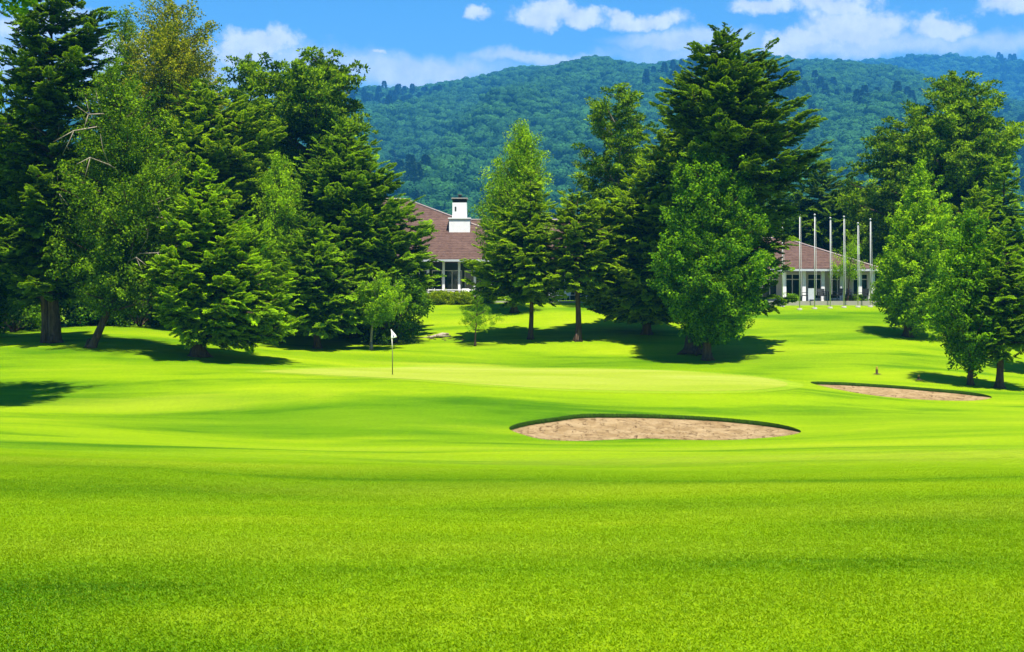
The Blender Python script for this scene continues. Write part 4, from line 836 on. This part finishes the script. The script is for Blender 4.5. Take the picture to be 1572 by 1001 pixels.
r2x = np.array([600, 1100, 1250, 1340, 1400, 1450, 1500, 1572, 1700, 2100, 2600]); r2y = np.array([150, 120, 98, 90, 88, 89, 90, 97, 112, 150, 200])
E0, E1 = 2700., 3400.
def hill2z(px, d):
    py = np.interp(px, r2x, r2y)+1.5*np.sin(px*0.03); zr_ = CZ+(500.5-py)/F*E1-16; u = np.clip((d-E0)/(E1-E0), 0, 1); return 10+(zr_-10)*(0.5+0.5*u)*np.where(d < E0+1, 0.3, 1)+np.sin(px*0.02+d*0.01)*4
hill('far_hill', hill2z, np.linspace(600, 2600, 60), np.linspace(E0, E1+100, 24), 'farther wooded ridge at the right')
def crown_variant(seed, conifer=False):
    r = np.random.default_rng(seed); V = []; T = []
    if conifer:
        n = 1100; h = r.random(n)**0.75; rad = (1-h)*3.3+0.2; a = r.uniform(0, 6.283, n); rr = rad*np.sqrt(r.uniform(0.4, 1, n)); P = np.stack([rr*np.cos(a), rr*np.sin(a), 1+h*11.5], 1); D = unit(np.stack([np.cos(a), np.sin(a), -0.15+0.3*r.random(n)], 1)); N = unit(np.array([[0, 0, 1.]])+r.normal(size=(n, 3))*0.4); L = r.uniform(0.7, 1.4, n)
        return quads_obj('far_crown', kite(P, D, N, L, L*0.3), FARC, tone=r.random(n), link=False)
    lobes = [(r.normal(0, 1.5), r.normal(0, 1.5), r.uniform(4.5, 7.5), r.uniform(1.7, 2.6)) for _ in range(8)]+[(0, 0, 5.5, 3.3)]
    P, D, N, L = [], [], [], []
    for (x, y, z, R_) in lobes:
        n = int(120*R_); q = unit(r.normal(size=(n, 3))); P.append(np.array([x, y, z])+q*R_*r.uniform(0.86, 1.03, (n, 1))*np.array([1, 1, 0.85])); D.append(unit(np.cross(q, r.normal(size=(n, 3))))); N.append(unit(q+r.normal(size=(n, 3))*0.25)); L.append(r.uniform(0.5, 1.0, n))
    P, D, N, L = np.concatenate(P), np.concatenate(D), np.concatenate(N), np.concatenate(L)
    return quads_obj('far_crown', kite(P-D*L[:, None]*0.5, D, N, L, L*0.42), FARB, tone=r.random(len(P)), link=False)
def far_mat(name, a_, b_, trn):
    m, t, out = newmat(name); a = t.new('ShaderNodeAttribute', attribute_name='tone'); oi = t.new('ShaderNodeObjectInfo')
    f = t.math('MULTIPLY_ADD', a.outputs['Fac'], 0.35, t.math('MULTIPLY', oi.outputs['Random'], 0.65)); c = t.mixc(f, c4(a_), c4(b_))
    p = t.new('ShaderNodeBsdfPrincipled'); t.put(p.inputs['Base Color'], c); p.inputs['Roughness'].default_value = 0.8; p.inputs['Specular IOR Level'].default_value = 0.1
    tr = t.new('ShaderNodeBsdfTranslucent'); t.put(tr.inputs[0], c); mx = t.new('ShaderNodeMixShader'); mx.inputs[0].default_value = trn; t.l.new(p.outputs[0], mx.inputs[1]); t.l.new(tr.outputs[0], mx.inputs[2]); t.l.new(mx.outputs[0], out.inputs[0]); return m
FARB = far_mat('far_broadleaf', (0.003, 0.034, 0.010), (0.042, 0.150, 0.022), 0.1); FARC = far_mat('far_conifer', (0.010, 0.04, 0.006), (0.035, 0.085, 0.012), 0.1)
vars_ = [crown_variant(s) for s in range(5)]+[crown_variant(s+9, True) for s in range(2)]
def wood(name, zf, d0, d1, px0, px1, spacing, label, seed):
    r = np.random.default_rng(seed); P = []; S = []; K = []; d = d0
    while d < d1:
        w0 = X(px0, d); w1 = X(px1, d); n = int((w1-w0)/spacing); xs = w0+(np.arange(n)+r.uniform(-0.42, 0.42, n))*spacing; ds = d+r.uniform(-0.42, 0.42, n)*spacing; px = xs/ds*F+786
        z = zf(px, ds); P.append(np.stack([xs, ds, z-1.0], 1)); s = r.uniform(0.75, 1.3, n)*spacing/7.0; S.append(s)
        con = (np.sin(px*0.012+1)+np.sin(ds*0.0062+px*0.004)+r.normal(0, 0.55, n)+(px > 1180)*(ds < 1600)*1.1) > 2.1
        K.append(np.where(con, r.integers(5, 7, n), r.integers(0, 5, n))); d += spacing*0.9
    P, S, K = np.concatenate(P), np.concatenate(S), np.concatenate(K)
    scatter(name, P, S, r.uniform(0, 6.28, len(P)), K, vars_, label, 'forest'); NL[label] = len(P)
wood('forest', hillz, 720, 2270, -160, 1860, 12.6, 'dense mixed wood covering the hill behind the clubhouse', 5)
wood('forest', hill2z, 2900, 3450, 1000, 2050, 17.0, 'dense wood covering the farther ridge at the right', 6)

# ---------------------------------------------------------------- haze
hb = MB(); hb.box(-4500, 4500, -420, 4100, -6, 760); hz = hb.obj('haze', None); tag(hz, 'thin blue summer haze in the valley air', kind='stuff')
m, t, out = newmat('haze_air'); pv = t.new('ShaderNodeVolumePrincipled'); pv.inputs['Color'].default_value = (0.07, 0.40, 1.0, 1); pv.inputs['Density'].default_value = 0.00018; pv.inputs['Anisotropy'].default_value = 0.0
t.l.new(pv.outputs[0], out.inputs['Volume']); hz.data.materials.append(m)
print('FACES', sum(NL.values()), sorted(NL.items(), key=lambda a: -a[1])[:6])
